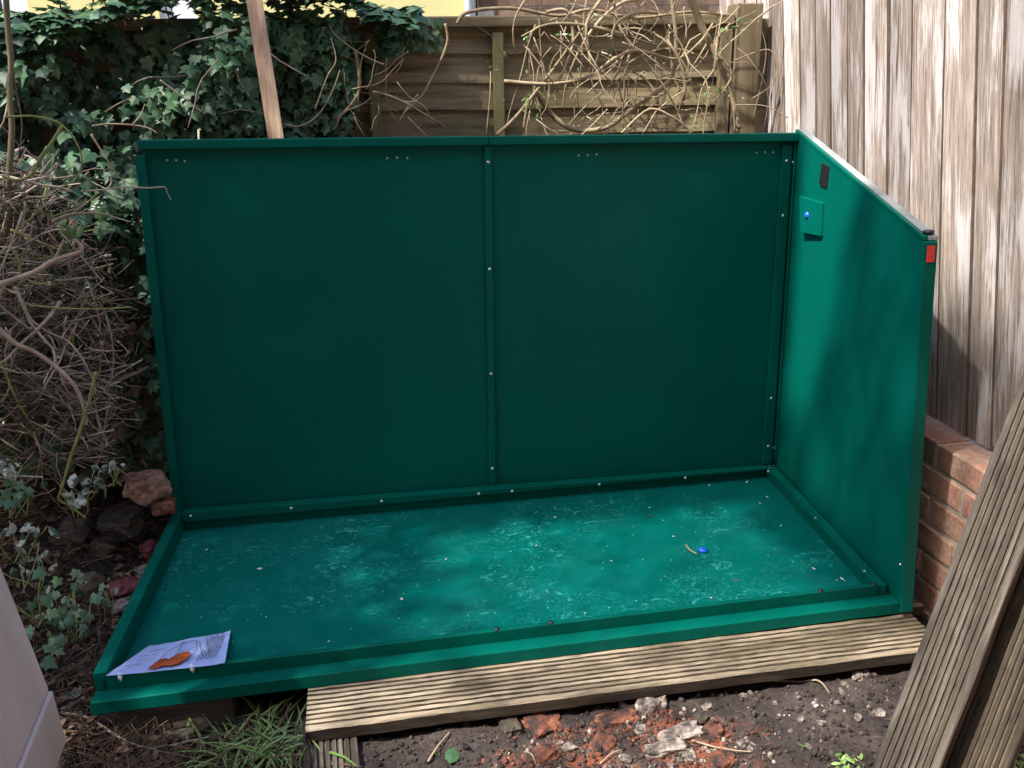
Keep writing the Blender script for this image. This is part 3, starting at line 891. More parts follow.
# ---------------------------------------------------------------- ivy over the fence on the left
ivy = thing('ivy', (-.4, .45, 0), 'dense dark green ivy smothering the fence behind and left of the shed', 'ivy')
lv = MB(); lf = MB()
def edge_top(x):   # height of the ivy's shoulder
    return 1.50 + .10 * max(0, min(1, (x + .1) / .2)) * max(0, min(1, (.76 - x) / .15)) + .035 * noise.noise(Vector((x * 4, 0, 1))) + .03 * noise.noise(Vector((x * 11, 0, 4)))
SKYN = Vector((0, -.5, .8))
for i in range(8000):
    x = U(-1.0, .78)
    lim = 0.62 if x > .35 else 1.6
    t_ = rnd() ** 1.1
    # lower limit of the ivy on the face, rises to the right
    zlow = .1 if x < .05 else lerp(1.04, 1.40, min(1, max(0, (x - .52) / .22)))
    zt = edge_top(x)
    z = zt - (zt - zlow) * t_
    if x > .66 and rnd() < .4: continue
    dep = .22 * (1 - abs((zt - z) / .8 - .25)) + .05
    if x > .4: dep *= .6
    y = YF - .03 - max(.02, dep) * rnd() ** .6
    if x > .02 and z < 1.18 and y > .02 and rnd() < .6: continue
    if z < 1.15 and x < .03: y = U(.12, .48)
    clump = noise.noise(Vector((x * 5, y * 5, z * 5)))
    if clump < -.16: continue
    nr = (Vector((U(-.9, .9), -1 + U(-.3, .3), .6 + U(-.8, 1.0))))
    if z > zt - .1: nr = Vector((U(-.6, .6), U(-.9, .1), 1))
    size = (.024 + .032 * rnd() ** 2) * (1.1 if x < .2 else .9)
    ivy_leaf(lv, Vector((x, y, z)), nr, Vector((U(-.7, .7), -.35, -1)), size)
for i in range(2200):
    x = U(-.9, .62); zlow = .3 if x < .03 else 1.02 + .06 * noise.noise(Vector((x * 9, 3, 0)))
    z = U(zlow, 1.50); y = U(.44, .535)
    ivy_leaf(lv, Vector((x, y, z)), Vector((U(-.7, .7), -1, U(-.2, .9))), Vector((U(-.7, .7), -.2, -1)), U(.03, .055))
# top layer lying over the crest
for i in range(1300):
    x = U(-1.1, .86); y = U(YF - .26, YF + .12)
    z = edge_top(x) + .0 + .03 * rnd() - .25 * max(0, (YF - .12 - y)) 
    ivy_leaf(lv, Vector((x, y, z)), Vector((U(-.5, .5), U(-.7, .3), 1)), Vector((U(-1, 1), -.8, -.3)), .035 + .03 * rnd())
# upright fresh sprays on the crest
stems_sp = MB()
for (px, h) in ((118, .05), (136, .10), (128, .07), (150, .05), (205, .05), (60, .03), (345, .05), (90, .03), (175, .05), (300, .06)):
    b0 = at(px, 40, 1, YF - .1); b0.z = 1.49
    tip = b0 + Vector((U(-.05, .05), -.03, h + .05))
    pth = wiggle(b0, tip, 6, .015)
    stems_sp.tube(pth, .0025, 5)
    for p in pth[1:]:
        for q_ in range(2): ivy_leaf(lf if rnd() < .5 else lv, p, Vector((U(-.6, .6), -.4, 1)), Vector((U(-1, 1), U(-.8, .3), U(-.4, .3))), U(.025, .05))
for i in range(60):
    p = at(U(385, 440), U(15, 50), 1, YF - .06)
    ivy_leaf(lf if rnd() < .4 else lv, p, Vector((U(-.5, .5), -1, U(0, 1))), Vector((U(-.6, .6), 0, -1)), U(.022, .042))
lv.build('foliage', M['ivy'], ivy)
lf.build('young_foliage', M['ivyfresh'], ivy)
for i in range(34):
    x = U(-.9, .6); z = U(1.0, 1.48); a_ = Vector((x, YF - U(.14, .33), z))
    dr = Vector((U(-1, 1), U(-.25, .1), U(-1, .25))).normalized()
    stems_sp.tube(wiggle(a_, a_ + dr * U(.08, .28), 7, .02), taper(7, U(.0022, .004), .0014), 5)
stems_sp.build('stem', M['twig'], ivy)
# a few particular hanging stems seen in front of the dark
def px_path(pts, y, sub=5): return smooth_path([at(px, py, 1, y + (dy[0] if dy else 0)) for (px, py, *dy) in pts], sub)

# ---------------------------------------------------------------- climber on the back fence
vine = thing('climbing_vine', (1.6, YF - .1, 1.1), 'leafless tan climbing vine tangled over the brown back fence', 'vine')
vs_ = MB()
Zc = lambda q, y: [at(340 + a_ / 2.56, b_ / 2.56, 1, y) for a_, b_ in q]
thick = [([(500, 235), (520, 262), (545, 295), (600, 332), (680, 325), (760, 270), (815, 232), (850, 190), (857, 100), (845, -20)], .0095, .38),
         ([(890, -20), (935, 80), (975, 165), (1000, 230), (1020, 330)], .013, .36),
         ([(1015, 340), (1010, 250), (985, 190)], .010, .37),
         ([(420, 208), (540, 215), (640, 195), (700, 150), (760, 130), (860, 150), (920, 110), (955, 60)], .006, .35),
         ([(680, -15), (640, 40), (628, 80), (640, 170)], .006, .33),
         ([(270, 60), (275, 110), (240, 190), (190, 260), (100, 240)], .004, .34),
         ([(85, 235), (150, 255), (270, 325)], .0045, .33), ([(40, 130), (50, 210), (38, 255), (-10, 310)], .006, .36),
         ([(300, 60), (330, 30), (440, 20), (560, 40), (640, 25), (760, 45), (900, 30), (990, 40)], .006, .40),
         ([(400, 345), (450, 300), (500, 235), (560, 160), (600, 100), (650, 40)], .006, .35),
         ([(720, 340), (790, 280), (850, 300), (890, 330)], .004, .30), ([(480, 260), (470, 330)], .004, .34),
         ([(700, -10), (720, 80), (790, 170), (850, 260), (880, 330)], .005, .36),
         ([(530, 30), (580, 28), (600, 90), (580, 160), (540, 240)], .006, .36),
         ([(1000, 60), (960, 120), (1000, 190), (960, 260)], .004, .33)]
for q, r_, y in thick:
    p = smooth_path([P_ + Vector((0, U(-.015, .015), 0)) for P_ in Zc(q, y)], 6)
    vs_.tube(p, [r_ * (1 - .35 * i / len(p)) * (1 + .12 * noise.noise(p[i] * 30)) for i in range(len(p))], 8)
for i in range(11):
    c0 = at(random.gauss(635, 40), random.gauss(55, 28), 1, U(.28, .44))
    ra, rb_ = U(.10, .28), U(.07, .25); a0 = U(0, 6.28); sw = U(1.2, 2.9); tl = U(-.6, .6)
    p = []
    for k in range(16):
        a_ = a0 + sw * k / 15 + .25 * noise.noise(Vector((k * .35, i * 3.3, 0))); xx = ra * math.cos(a_); zz = rb_ * math.sin(a_)
        p.append(c0 + Vector((xx * math.cos(tl) - zz * math.sin(tl), .03 * math.sin(a_ * 1.7), xx * math.sin(tl) + zz * math.cos(tl))))
    if min(q_.z for q_ in p) < 1.12: continue
    vs_.tube(p, taper(16, U(.004, .008), .002), 6)
for i in range(24):
    px = U(520, 735); y_ = U(.30, .44)
    a_ = at(px, U(10, 60), 1, y_); b_ = a_ + Vector((U(-.12, .12), U(-.03, .03), -U(.15, .42)))
    vs_.tube(wiggle(a_, b_, 9, .05), taper(9, U(.0018, .0035), .0014), 5)
vs_.build('main_stem', M['vine'], vine)
vt = MB()
for i in range(80):
    cx, cy = random.gauss(618, 50), random.gauss(66, 36)
    y = U(.27, .50)
    if not (480 < cx < 760) or cy > 131: continue
    a_ = at(cx, cy, 1, y)
    dr = Vector((U(-1, 1), U(-.35, .25), U(-1, 1))).normalized()
    ln = U(.08, .34)
    pts = wiggle(a_, a_ + dr * ln, 8, .05)
    pts = [Vector((p.x, min(p.y, YF - .03), p.z)) for p in pts]
    r_ = U(.0012, .003)
    vt.tube(pts, taper(8, r_, r_ * .6), 5)
for i in range(22):
    cx, cy = U(345, 440), U(30, 128); a_ = at(cx, cy, 1, U(.3, .48))
    dr = Vector((U(-1, 1), U(-.3, .2), U(-1, .6))).normalized()
    vt.tube(wiggle(a_, a_ + dr * U(.06, .22), 8, .04), taper(8, U(.0014, .0028), .001), 5)
for q, y in (([(758, 20), (766, 50), (760, 90), (752, 120)], .45), ([(735, 60), (770, 50), (775, 80), (750, 100)], .40), ([(735, 105), (765, 106), (788, 118)], .33)):
    p = smooth_path([at(a_, b_, 1, y) for a_, b_ in q], 6); vt.tube(p, .0018, 5)
vt.build('twigs', M['twigpale'], vine)
vl = MB()
for (px, py, sp, n) in ((530, 105, 8, 26), (548, 92, 7, 14), (560, 30, 14, 14), (590, 10, 20, 20), (695, 90, 10, 22), (700, 122, 9, 16), (715, 35, 10, 16), (640, 60, 45, 25), (660, 120, 40, 20), (745, 25, 8, 10), (520, 40, 14, 14), (735, 95, 9, 14), (505, 60, 10, 10)):
    for i in range(n):
        if rnd() < .45: continue
        p = at(random.gauss(px, sp), min(random.gauss(py, sp * .8), 129), 1, U(.3, .46))
        oval_leaf(vl, p, Vector((U(-.6, .6), -.6, U(0, 1))), Vector((U(-1, 1), U(-.5, .2), U(-1, .6))), U(.010, .026), U(.35, .6), 0)
vl.build('foliage', M['ivyfresh'], vine)

# ---------------------------------------------------------------- twig heap on the left
def heap_top(x): return .30 + .86 * max(0, min(1, (.05 - x) / .30)) ** .75 if x > -.25 else 1.13 + .05 * noise.noise(Vector((x * 5, 0, 0)))
hp = MB(); hg = MB()
n_ok = 0
while n_ok < 2300:
    x = U(-.85, -.035); z = U(.22, 1.16)
    front = -.10 - .18 * max(0, (-x - .1)) + .12 * (z - .5) * .5 + .25 * max(0, z - .85)
    y = front + .34 * rnd() ** 1.5
    if z > heap_top(x) : continue
    if x > -.045 - .10 * max(0, (.80 - z) / .5): continue
    lo = .42 - .25 * max(0, min(1, (x + .3) / .3)) if x < -.05 else .2
    if z < lo and rnd() < .8: continue
    dr = Vector((random.gauss(0, 1), random.gauss(0, .45), random.gauss(-.05, .55))).normalized()
    ln = U(.04, .22) if rnd() < .85 else U(.2, .42)
    a_ = Vector((x, y, z)) - dr * ln / 2; b_ = a_ + dr * ln
    if max(a_.x, b_.x) > -.012 and max(a_.y, b_.y) > -.9: 
        if max(a_.x, b_.x) > .02 + .0: continue
    r_ = U(.0011, .0026) if rnd() < .78 else U(.0026, .0052)
    pth = wiggle(a_, b_, 6, ln * U(.03, .16), ln * .04)
    (hg if rnd() < .07 else hp).tube(pth, taper(6, r_, r_ * .6), 5)
    if rnd() < .35:
        k_ = random.choice((2, 3)); d2 = (dr + rand_dir() * .9).normalized()
        hp.tube(wiggle(pth[k_], pth[k_] + d2 * ln * .4, 4, .008), taper(4, r_ * .7, r_ * .4), 4)
    n_ok += 1
for i in range(110):
    x = U(-.75, -.08); z = U(.45, 1.12)
    if z > heap_top(x): continue
    y = -.20 + .3 * max(0, z - .8) + U(-.05, .05)
    dr = Vector((random.gauss(0, 1), random.gauss(0, .3), random.gauss(-.1, .6))).normalized(); ln = U(.12, .45)
    a_ = Vector((x, y, z)); b_ = a_ + dr * ln
    if max(a_.x, b_.x) > -.06: continue
    pth = wiggle(a_, b_, 8, .06, .03); r_ = U(.002, .0048)
    (hg if rnd() < .2 else hp).tube(pth, taper(8, r_, r_ * .45), 6)
    for k_ in (2, 4, 5):
        d2 = (dr + rand_dir() * .8).normalized()
        hp.tube(wiggle(pth[k_], pth[k_] + d2 * ln * U(.15, .4), 4, .01), taper(4, r_ * .55, r_ * .3), 4)
# shaggy crumbs of dead leaf caught in the heap
heap = thing('twig_heap', (-.35, 0, 0), 'big heap of dry brown twigs and prunings left of the shed', 'twig heap')
h1 = hp.build('dead_twigs', M['twig'], heap); h1['kind'] = 'stuff'
h2 = hg.build('green_twigs', M['greenstem'], heap); h2['kind'] = 'stuff'
hl = MB()
for i in range(1500):
    x = U(-.8, -.05); z = U(.15, 1.05)
    if z > heap_top(x): continue
    y = U(.0, .32)
    oval_leaf(hl, Vector((x, y, z)), rand_dir(), rand_dir(), U(.015, .05), U(.4, .8), 0, .4)
h3 = hl.build('dead_leaves', M['litter'], heap); h3['kind'] = 'stuff'

def branch(name, paths, mat, label, cat, sides=8):
    m_ = MB()
    for pts, y, r0, r1 in paths:
        p = px_path(pts, y, 6)
        m_.tube(p, [lerp(r0, r1, i / (len(p) - 1)) * (1 + .15 * noise.noise(p[i] * 25)) for i in range(len(p))], sides)
    return tag(m_.build(name, mat), label, cat)
branch('dead_branch', [([(-12, 288), (10, 281), (35, 272), (55, 260), (75, 254), (82, 250), (78, 242), (73, 240)], -.27, .008, .0035), ([(55, 260), (60, 248), (64, 240)], -.27, .004, .0025), ([(5, 283), (-8, 310)], -.27, .006, .005)],
       M['branch'], 'thick forked brown dead branch lying across the twig heap at the left edge', 'branch')
branch('dead_branch', [([(-5, 325), (15, 343), (35, 352), (60, 370), (76, 388), (84, 408), (86, 425)], -.26, .0065, .0045)],
       M['branch'], 'curved pinkish dead branch drooping down the front of the twig heap', 'branch')
branch('dead_branch', [([(22, 300), (30, 318), (48, 332), (66, 340), (80, 355), (92, 378), (96, 395)], -.24, .0035, .002)],
       M['twig'], 'thin dark arching twig hanging below the forked branch', 'branch')
branch('green_stem', [([(28, 305), (60, 308), (100, 309), (131, 307)], -.24, .0022, .0018)], M['greenstem'], 'straight thin green stem lying level across the twig heap', 'stem')
branch('green_stem', [([(96, 372), (90, 398), (82, 425), (70, 460), (62, 488), (59, 499), (70, 506), (86, 518)], -.27, .0045, .003)], M['greenstem'], 'bright green bramble stem hanging down below the twig heap', 'stem')
branch('dead_branch', [([(85, 191), (100, 190), (125, 187), (148, 188), (164, 187), (167, 192), (171, 200)], -.22, .0023, .0012)], M['branch'], 'thin bent twig poking out in front of the top left corner of the shed', 'twig')
branch('bare_sapling', [([(5, -20), (8, 30), (11, 60), (10, 100), (12, 130), (9, 180), (7, 240)], -.02, .007, .0085), ([(11, 60), (16, 90), (22, 125), (18, 160)], -.02, .0025, .0015)], M['post'], 'bare upright woody stem at the far left edge of the ivy', 'stem')
branch('loose_stem', [([(5, 117), (30, 116), (48, 119), (62, 125), (76, 142), (82, 160), (76, 178), (60, 188)], -.15, .0028, .0018)], M['greenstem'], 'thin stem looping round at the top of the twig heap', 'stem')
branch('loose_stem', [([(62, 126), (52, 142), (40, 158), (32, 174), (18, 180), (2, 176)], -.16, .004, .003)], M['greenstem'], 'short thick green stem slanting on top of the twig heap', 'stem')
branch('loose_stem', [([(91, 134), (105, 156), (120, 178), (133, 184)], .06, .003, .0015)], M['twigpale'], 'pale thin stem slanting down to the top left corner of the shed', 'stem')
branch('loose_stem', [([(92, 126), (110, 124), (132, 125), (148, 128), (157, 133)], .1, .0028, .0015), ([(132, 125), (140, 116), (145, 104)], .1, .002, .0012)], M['twigpale'], 'brown forked stem lying just above the top left corner of the shed', 'stem')
branch('loose_stem', [([(50, 205), (60, 198), (80, 205)], -.2, .003, .002), ([(52, 222), (68, 215), (92, 213), (108, 215)], -.2, .004, .0025)], M['twigpale'], 'pale broken stem jutting out of the upper right of the twig heap', 'stem')
for (pts, lb) in (([(88, 210), (110, 216), (131, 222)], 'pale twig sloping across the dark gap beside the shed'), ([(104, 310), (112, 340), (113, 370), (108, 395)], 'thin upright stem standing in the dark gap beside the shed'), ([(110, 395), (104, 430), (100, 460)], 'thin grey stem rising from the rubble in the dark gap')):
    branch('loose_stem', [(pts, -.08, .0025, .0015)], M['twig'], lb, 'stem')
for (pts, y, lb) in (([(315, 110), (322, 90), (328, 75), (336, 60), (331, 38)], .28, 'pale hanging stem curling down the ivy right of the stake'), ([(284, 124), (300, 126), (318, 115), (332, 92), (340, 70)], .3, 'thin stem sagging sideways across the ivy right of the stake'),
                     ([(236, 70), (240, 82), (250, 97)], .26, 'short bare stem hanging in the ivy left of the stake'), ([(160, 80), (180, 95), (205, 114)], .24, 'straight bare stem slanting in the dark middle of the ivy'), ([(105, 112), (118, 104), (132, 97)], .25, 'short bare stem in the dark left part of the ivy')):
    branch('loose_stem', [(pts, y, .0026, .0014)], M['twigpale'], lb, 'stem')

# low dry-stone wall holding the bank, left
stone_wall = thing('stone_wall', (-.3, -.15, 0), 'low dark stone wall half buried under the twig heap', 'wall')
m_ = MB(); rng = random.Random(21)
for row in range(1):
    x = -.95 + .07 * (row % 2)
    while x < -.16:
        w = rng.uniform(.09, .16)
        c0 = Vector((x + w / 2, -.0 - (x + .2) * -.12 + rng.uniform(-.02, .02) + row * .02, -.0 + row * .088 + .05))
        me = rock_mesh((w * .8, .12, .07), rng.uniform(0, 50), 3, .35, .7)
        m_.add([v.co + c0 for v in me.vertices], [tuple(p.vertices) for p in me.polygons], 0, False)
        bpy.data.meshes.remove(me)
        x += w
m_.build('stones', M['stone'], stone_wall)

# bricks and rubble left of the shed
def gz(P, dz=0): return Vector((P.x, P.y, gh(P.x, P.y) + dz))
def pr(px, py, z=0): return at(px, py, 2, z)
rock('brick_lump', at(146, 486, 1, -.06), (.115, .09, .075), .5, 3, M['lumpbrick'], 'big reddish brick lump with pale mortar lying against the left edge of the shed', 'brick', None, .8, .32)
rock('brick_fragment', at(163, 506, 1, -.07), (.07, .06, .05), .2, 8, M['redbrick'], 'orange brick fragment under the big brick lump', 'brick', None, .5)
rock('brick_fragment', pr(150, 549, .0), (.055, .05, .05), .9, 5, M['crimson'], 'small crimson brick fragment close to the middle of the left shed edge', 'brick', None, .3)
rock('brick_fragment', pr(146, 572, -.01), (.055, .05, .045), .3, 6, M['rubble'], 'pinkish pale stone close to the left shed edge above the crimson brick', 'stone', None, .3)
rock('brick_fragment', pr(125, 588, -.02), (.085, .06, .05), .2, 7, M['crimson'], 'dark crimson brick fragment at the front left of the shed', 'brick', None, .3)
rock('brick_fragment', pr(122, 607, -.03), (.06, .05, .04), .2, 12, M['rubble'], 'pale pink stone beside the dark crimson brick fragment', 'stone', None, .3)
for i, (px, py, s_, lb) in enumerate(((122, 512, .13, 'mossy edging stone beside the big brick lump'), (105, 545, .15, 'long mossy edging stone in the middle of the left row'), (88, 585, .13, 'mossy edging stone at the near end of the left row'))):
    rock('edging_stone', pr(px, py, .0), (s_ * .42, s_ * .7, .055), -.35, 20 + i, M['moss'], lb, 'stone', 'mossy edging stones left of the shed', .4, .3)

# litter over the left ground
lt = MB()
for i in range(4200):
    px, py = U(-10, 175), U(440, 770)
    P = pr(px, py, -.02)
    if P.x > -.04 - .0 and P.y > -.86: continue
    if py < 700 and px > 178 - (py - 500) * .42: continue
    P = gz(P, U(.002, .02))
    if rnd() < .55: oval_leaf(lt, P, Vector((U(-.7, .7), U(-.9, .3), 1)), rand_dir(-.2), U(.012, .032), U(.35, .8), 0, .4)
    else:
        d_ = Vector((U(-1, 1), U(-1, 1), U(-.1, .3))).normalized()
        lt.tube(wiggle(P, P + d_ * U(.03, .12), 4, .008), U(.0008, .002), 4, 0)
for i in range(900):
    P = Vector((U(-.25, .5), U(-1.12, -.86), 0)); P = gz(P, U(.002, .014))
    if P.x > .42 and P.y > -.99: continue
    if rnd() < .5: oval_leaf(lt, P, Vector((U(-.7, .7), U(-.9, .3), 1)), rand_dir(-.2), U(.012, .03), U(.35, .8), 0, .4)
    else:
        d_ = Vector((U(-1, 1), U(-1, 1), U(-.05, .2))).normalized()
        lt.tube(wiggle(P, P + d_ * U(.03, .14), 4, .008), U(.0008, .002), 4, 0)
tag(lt.build('leaf_litter', M['litter']), 'dead leaves and twig bits littering the ground left of the shed', 'leaf litter', kind='stuff')

# variegated shrub, low ivy plants on the left
def low_plant(name, spots, mat, label, cat, size, n, shape='oval'):
    t = thing(name, spots[0][0], label, cat)
    l_ = MB(); s_ = MB()
    for (P, r_) in spots:
        for i in range(n):
            q_ = P + Vector((random.gauss(0, r_), random.gauss(0, r_ * .7), abs(random.gauss(0, r_))))
            if shape == 'ivy': ivy_leaf(l_, q_, Vector((U(-.7, .7), -.6, U(.1, 1))), Vector((U(-1, 1), -.4, U(-1, .2))), U(.7, 1.2) * size)
            else: oval_leaf(l_, q_, Vector((U(-.8, .8), -.7, U(.0, 1))), Vector((U(-1, 1), -.4, U(-1, .4))), U(.6, 1.25) * size, U(.5, .8), 0, .25)
            if i % 3 == 0: s_.tube(wiggle(P + Vector((U(-.03, .03), 0, -.05)), q_, 5, .012), .0016, 4)
    l_.build('foliage', mat, t); s_.build('stem', M['greenstem'], t)
    return t
low_plant('variegated_plant', [(at(75, 500, 1, -.30), .022), (at(95, 482, 1, -.28), .02)], M['variegated'], 'white edged leaves drooping below the green bramble stem', 'plant', .035, 8)
low_plant('variegated_plant', [(at(28, 575, 1, -.42), .05), (at(60, 605, 1, -.45), .035), (at(20, 545, 1, -.40), .035)], M['variegated'], 'white and green variegated plant above the beige panel at the left edge', 'plant', .032, 12)
low_plant('ivy_plant', [(at(40, 610, 1, -.50), .06), (at(80, 625, 1, -.5), .05), (at(30, 660, 1, -.6), .05), (at(15, 500, 1, -.33), .03)], M['ivy'], 'straggly dark ivy growing over the litter behind the beige panel', 'ivy', .03, 16, 'ivy')
low_plant('pale_weed', [(at(112, 470, 1, -.15), .016)], M['variegated'], 'small pale leaved weed next to the big brick lump', 'plant', .022, 12)
low_plant('variegated_plant', [(at(6, 468, 1, -.35), .015)], M['variegated'], 'single pale leaf cluster at the left edge under the heap', 'plant', .035, 7)
low_plant('pale_weed', [(at(107, 592, 1, -.45), .012)], M['variegated'], 'tiny white flowered sprig near the front left corner of the shed', 'plant', .016, 9)
low_plant('fresh_weed', [(at(72, 228, 1, -.26), .015)], M['ivyfresh'], 'bright green leaf sprig among the upper twigs of the heap', 'plant', .03, 6)

# ---------------------------------------------------------------- grass at front left
tuft = MB()
for (px, py, n, s_) in ((262, 745, 130, .045), (290, 735, 60, .03), (225, 742, 45, .04), (258, 712, 30, .03)):
    c0 = pr(px, py, -.05)
    for i in range(n):
        P = gz(c0 + Vector((random.gauss(0, s_), random.gauss(0, s_ * .6), 0)))
        if rnd() < .25: continue
        d_ = Vector((random.gauss(0, 1), random.gauss(-.2, 1), 0)).normalized()
        ln = U(.06, .19); w = U(.0016, .0034); up = U(.35, .9)
        pts = [P + d_ * ln * t_ * (1 - up * .4) + Vector((0, 0, ln * (up * t_ - .75 * up * t_ * t_ * 1.05))) for t_ in (0, .3, .6, .85, 1)]
        sd = Vector((-d_.y, d_.x, .2)).normalized()
        vs = []
        for k_, p in enumerate(pts):
            ww = w * (1, .95, .75, .45, .08)[k_]
            vs += [p - sd * ww, p + sd * ww]
        tuft.add(vs, [(2 * k_, 2 * k_ + 1, 2 * k_ + 3, 2 * k_ + 2) for k_ in range(4)], 0, True)
tag(tuft.build('grass_tuft', M['grass']), 'bright green tuft of grass at the left end of the decking board', 'grass')
m_ = MB()
for (px, py, n) in ((850, 762, 40), (1018, 762, 40), (1005, 770, 30)):
    c0 = pr(px, py, -.05)
    for i in range(n):
        P = gz(c0 + Vector((random.gauss(0, .02), random.gauss(0, .012), 0)))
        oval_leaf(m_, P + Vector((0, 0, U(0, .015))), Vector((U(-.6, .6), -.4, 1)), rand_dir(-.1), U(.008, .02), .45, 0, .2)
tag(m_.build('moss_weeds', M['grass']), 'small green moss and weeds at the bottom right by the leaning boards', 'weeds', kind='stuff')

# ---------------------------------------------------------------- rubble and bits on the bare soil
def rb(px, py, sx, sy, sz, mat, label, cat='stone', boxy=.3, rot=.3, seed=1, dz=.0):
    P = gz(pr(px, py, -.055), sz * .02 + dz)
    return rock('rubble_piece', P, (sx * .8, sy * .85, sz * .9), rot, seed, mat, label, cat, None, min(.8, boxy + .3), .42)
rb(652, 708, .085, .055, .045, M['rubble'], 'largest pale cream chunk of rubble in front of the decking board', seed=31)
rb(622, 704, .018, .022, .02, M['rubble'], 'small pale pebble just left of the largest cream chunk', seed=32)
rb(617, 718, .105, .045, .03, M['redbrick'], 'flat brown brick piece in front of the largest cream chunk', 'brick', .5, .1, 33)
rb(543, 722, .095, .085, .035, M['redbrick'], 'crumbled orange brick in the middle of the bare soil', 'brick', .5, .4, 34)
rb(508, 722, .05, .09, .03, M['stone'], 'grey lump of earth-covered stone left of the crumbled orange brick', 'stone', .4, .2, 35)
rb(540, 757, .09, .05, .035, M['redbrick'], 'orange brick rubble at the bottom edge of the picture', 'brick', .4, .3, 36)
rb(566, 748, .05, .025, .022, M['rubble'], 'pale flake of rubble just above the orange bottom brick', seed=37)
rb(680, 734, .13, .05, .03, M['rubble'], 'long pale streaked rubble slab on the soil', 'stone', .4, .25, 38)
rb(712, 730, .055, .045, .035, M['redbrick'], 'orange brick crumb beside the long pale slab', 'brick', .3, .7, 39)
rb(664, 748, .11, .045, .025, M['rubble'], 'broken pale slab nearest the bottom of the picture', 'stone', .4, .1, 40)
rb(722, 760, .07, .05, .03, M['redbrick'], 'dark orange brick piece at the bottom right of the soil', 'brick', .4, .4, 41)
rb(602, 742, .08, .05, .028, M['redbrick'], 'dull red brick rubble between the pale slabs', 'brick', .4, .9, 42)
rb(700, 718, .05, .035, .03, M['stone'], 'dark stone next to the right end of the cream chunk', 'stone', .3, .4, 43)
for (nm, mt, n, lb) in (('brick_grit', 'redbrick', 1500, 'red brick dust and crumbs strewn in the middle of the bare soil'), ('pale_grit', 'rubble', 600, 'tiny pale mortar crumbs strewn over the bare soil')):
    gr = MB()
    for i in range(n):
        if nm == 'brick_grit': px, py = random.choice(((545, 722, 26, 11), (600, 740, 30, 10), (545, 757, 30, 8), (715, 735, 24, 12), (690, 762, 40, 6), (650, 722, 30, 6)))[0:2]; sx_, sy_ = 26, 10
        else: px, py = random.choice(((652, 712), (680, 738), (664, 752), (850, 690), (780, 710), (560, 745), (720, 740))); sx_, sy_ = 34, 14
        P = gz(pr(random.gauss(px, sx_), random.gauss(py, sy_), -.055), 0)
        if P.y > -.985: continue
        s_ = .0012 + .007 * rnd() ** 4
        q = Euler((U(0, 6), U(0, 6), U(0, 6))).to_matrix()
        gr.add([P + Vector((0, 0, s_ * .3)) + q @ Vector((v.x, v.y * .8, v.z * .7)) * s_ * U(.75, 1.2) for v in ICOV], ICOF, 0, False)
    tag(gr.build(nm, M[mt]), lb, 'grit', kind='stuff')
st = MB()
for i in range(260):
    P = gz(Vector((U(.45, 1.75), U(-1.3, -.985), 0)), .001); d_ = Vector((U(-1, 1), U(-.6, .6), U(-.05, .15))).normalized()
    st.tube(wiggle(P, P + d_ * U(.01, .045), 5, .008), U(.0004, .0009), 4)
tag(st.build('straw_bits', M['litter']), 'fine dry roots and straw bits mixed into the bare soil', 'straw', kind='stuff')
pale = [(744, 694, .012), (750, 691, .009), (707, 704, .017), (838, 700, .010), (845, 683, .014), (857, 676, .022), (865, 673, .016), (842, 690, .012), (800, 720, .013), (822, 722, .014), (808, 745, .011), (880, 712, .018), (858, 715, .015), (592, 706, .010), (466, 718, .013), (560, 745, .010), (840, 676, .012), (690, 755, .02), (625, 760, .018), (750, 748, .01), (775, 700, .009), (520, 700, .008), (445, 700, .009), (640, 730, .02)]
for i, (px, py, s_) in enumerate(pale):
    P = gz(pr(px, py, -.055), s_ * .2)
    rock('pale_chip', P, (s_ * 1.5, s_ * 1.1, s_ * .8), U(0, 3), 60 + i, M['rubble'], 'small pale stone chip on the bare dark soil', 'stone', 'pale stone chips scattered on the bare soil', .2, .4)
def soil_twig(pts, r_, mat, label):
    m_ = MB(); p = smooth_path([gz(pr(a_, b_, -.055), .006 + .006 * (0 < i < len(pts) - 1)) for i, (a_, b_) in enumerate(pts)], 5)
    m_.tube(p, taper(len(p), r_, r_ * .55), 6)
    tag(m_.build('twig', mat), label, 'twig')
soil_twig([(760, 676), (780, 678), (800, 679), (818, 685), (830, 692)], .0032, M['twigpale'], 'long pale curved twig on the soil below the decking board')
soil_twig([(428, 762), (438, 750), (450, 736)], .0028, M['twigpale'], 'straight pale stick on the soil near the left end of the decking board')
soil_twig([(692, 740), (712, 747), (735, 752), (752, 752)], .0022, M['twigpale'], 'thin pale twig beside the streaked rubble slab')
soil_twig([(525, 752), (532, 760), (536, 768)], .002, M['twigpale'], 'short stub of twig beside the orange bottom brick')
soil_twig([(600, 764), (612, 756), (622, 752)], .002, M['twigpale'], 'short pale twig between the broken slabs')
soil_twig([(290, 768), (300, 752), (308, 735)], .004, M['twig'], 'brown stick propped by the left end of the decking board')
soil_twig([(62, 715), (90, 722), (120, 735), (150, 745), (190, 738), (225, 728)], .0035, M['twig'], 'long brown stick lying in the litter in front of the shed corner')
soil_twig([(30, 712), (48, 718), (68, 724), (85, 720)], .0055, M['litter'], 'dark stick poking out from beside the beige panel')
P = gz(pr(450, 765, -.055), .012); m_ = MB()
oval_leaf(m_, P, Vector((.1, -.4, 1)), Vector((.3, 1, 0)), .045, .8, 0, .3)
tag(m_.build('fallen_leaf', M['ivy']), 'single grey-green leaf on the soil at the bottom edge', 'leaf')
m_ = MB()
oval_leaf(m_, gz(pr(796, 742, -.055), .008), Vector((.1, -.4, 1)), Vector((1, -.6, 0)), .04, .25, 0, .2)
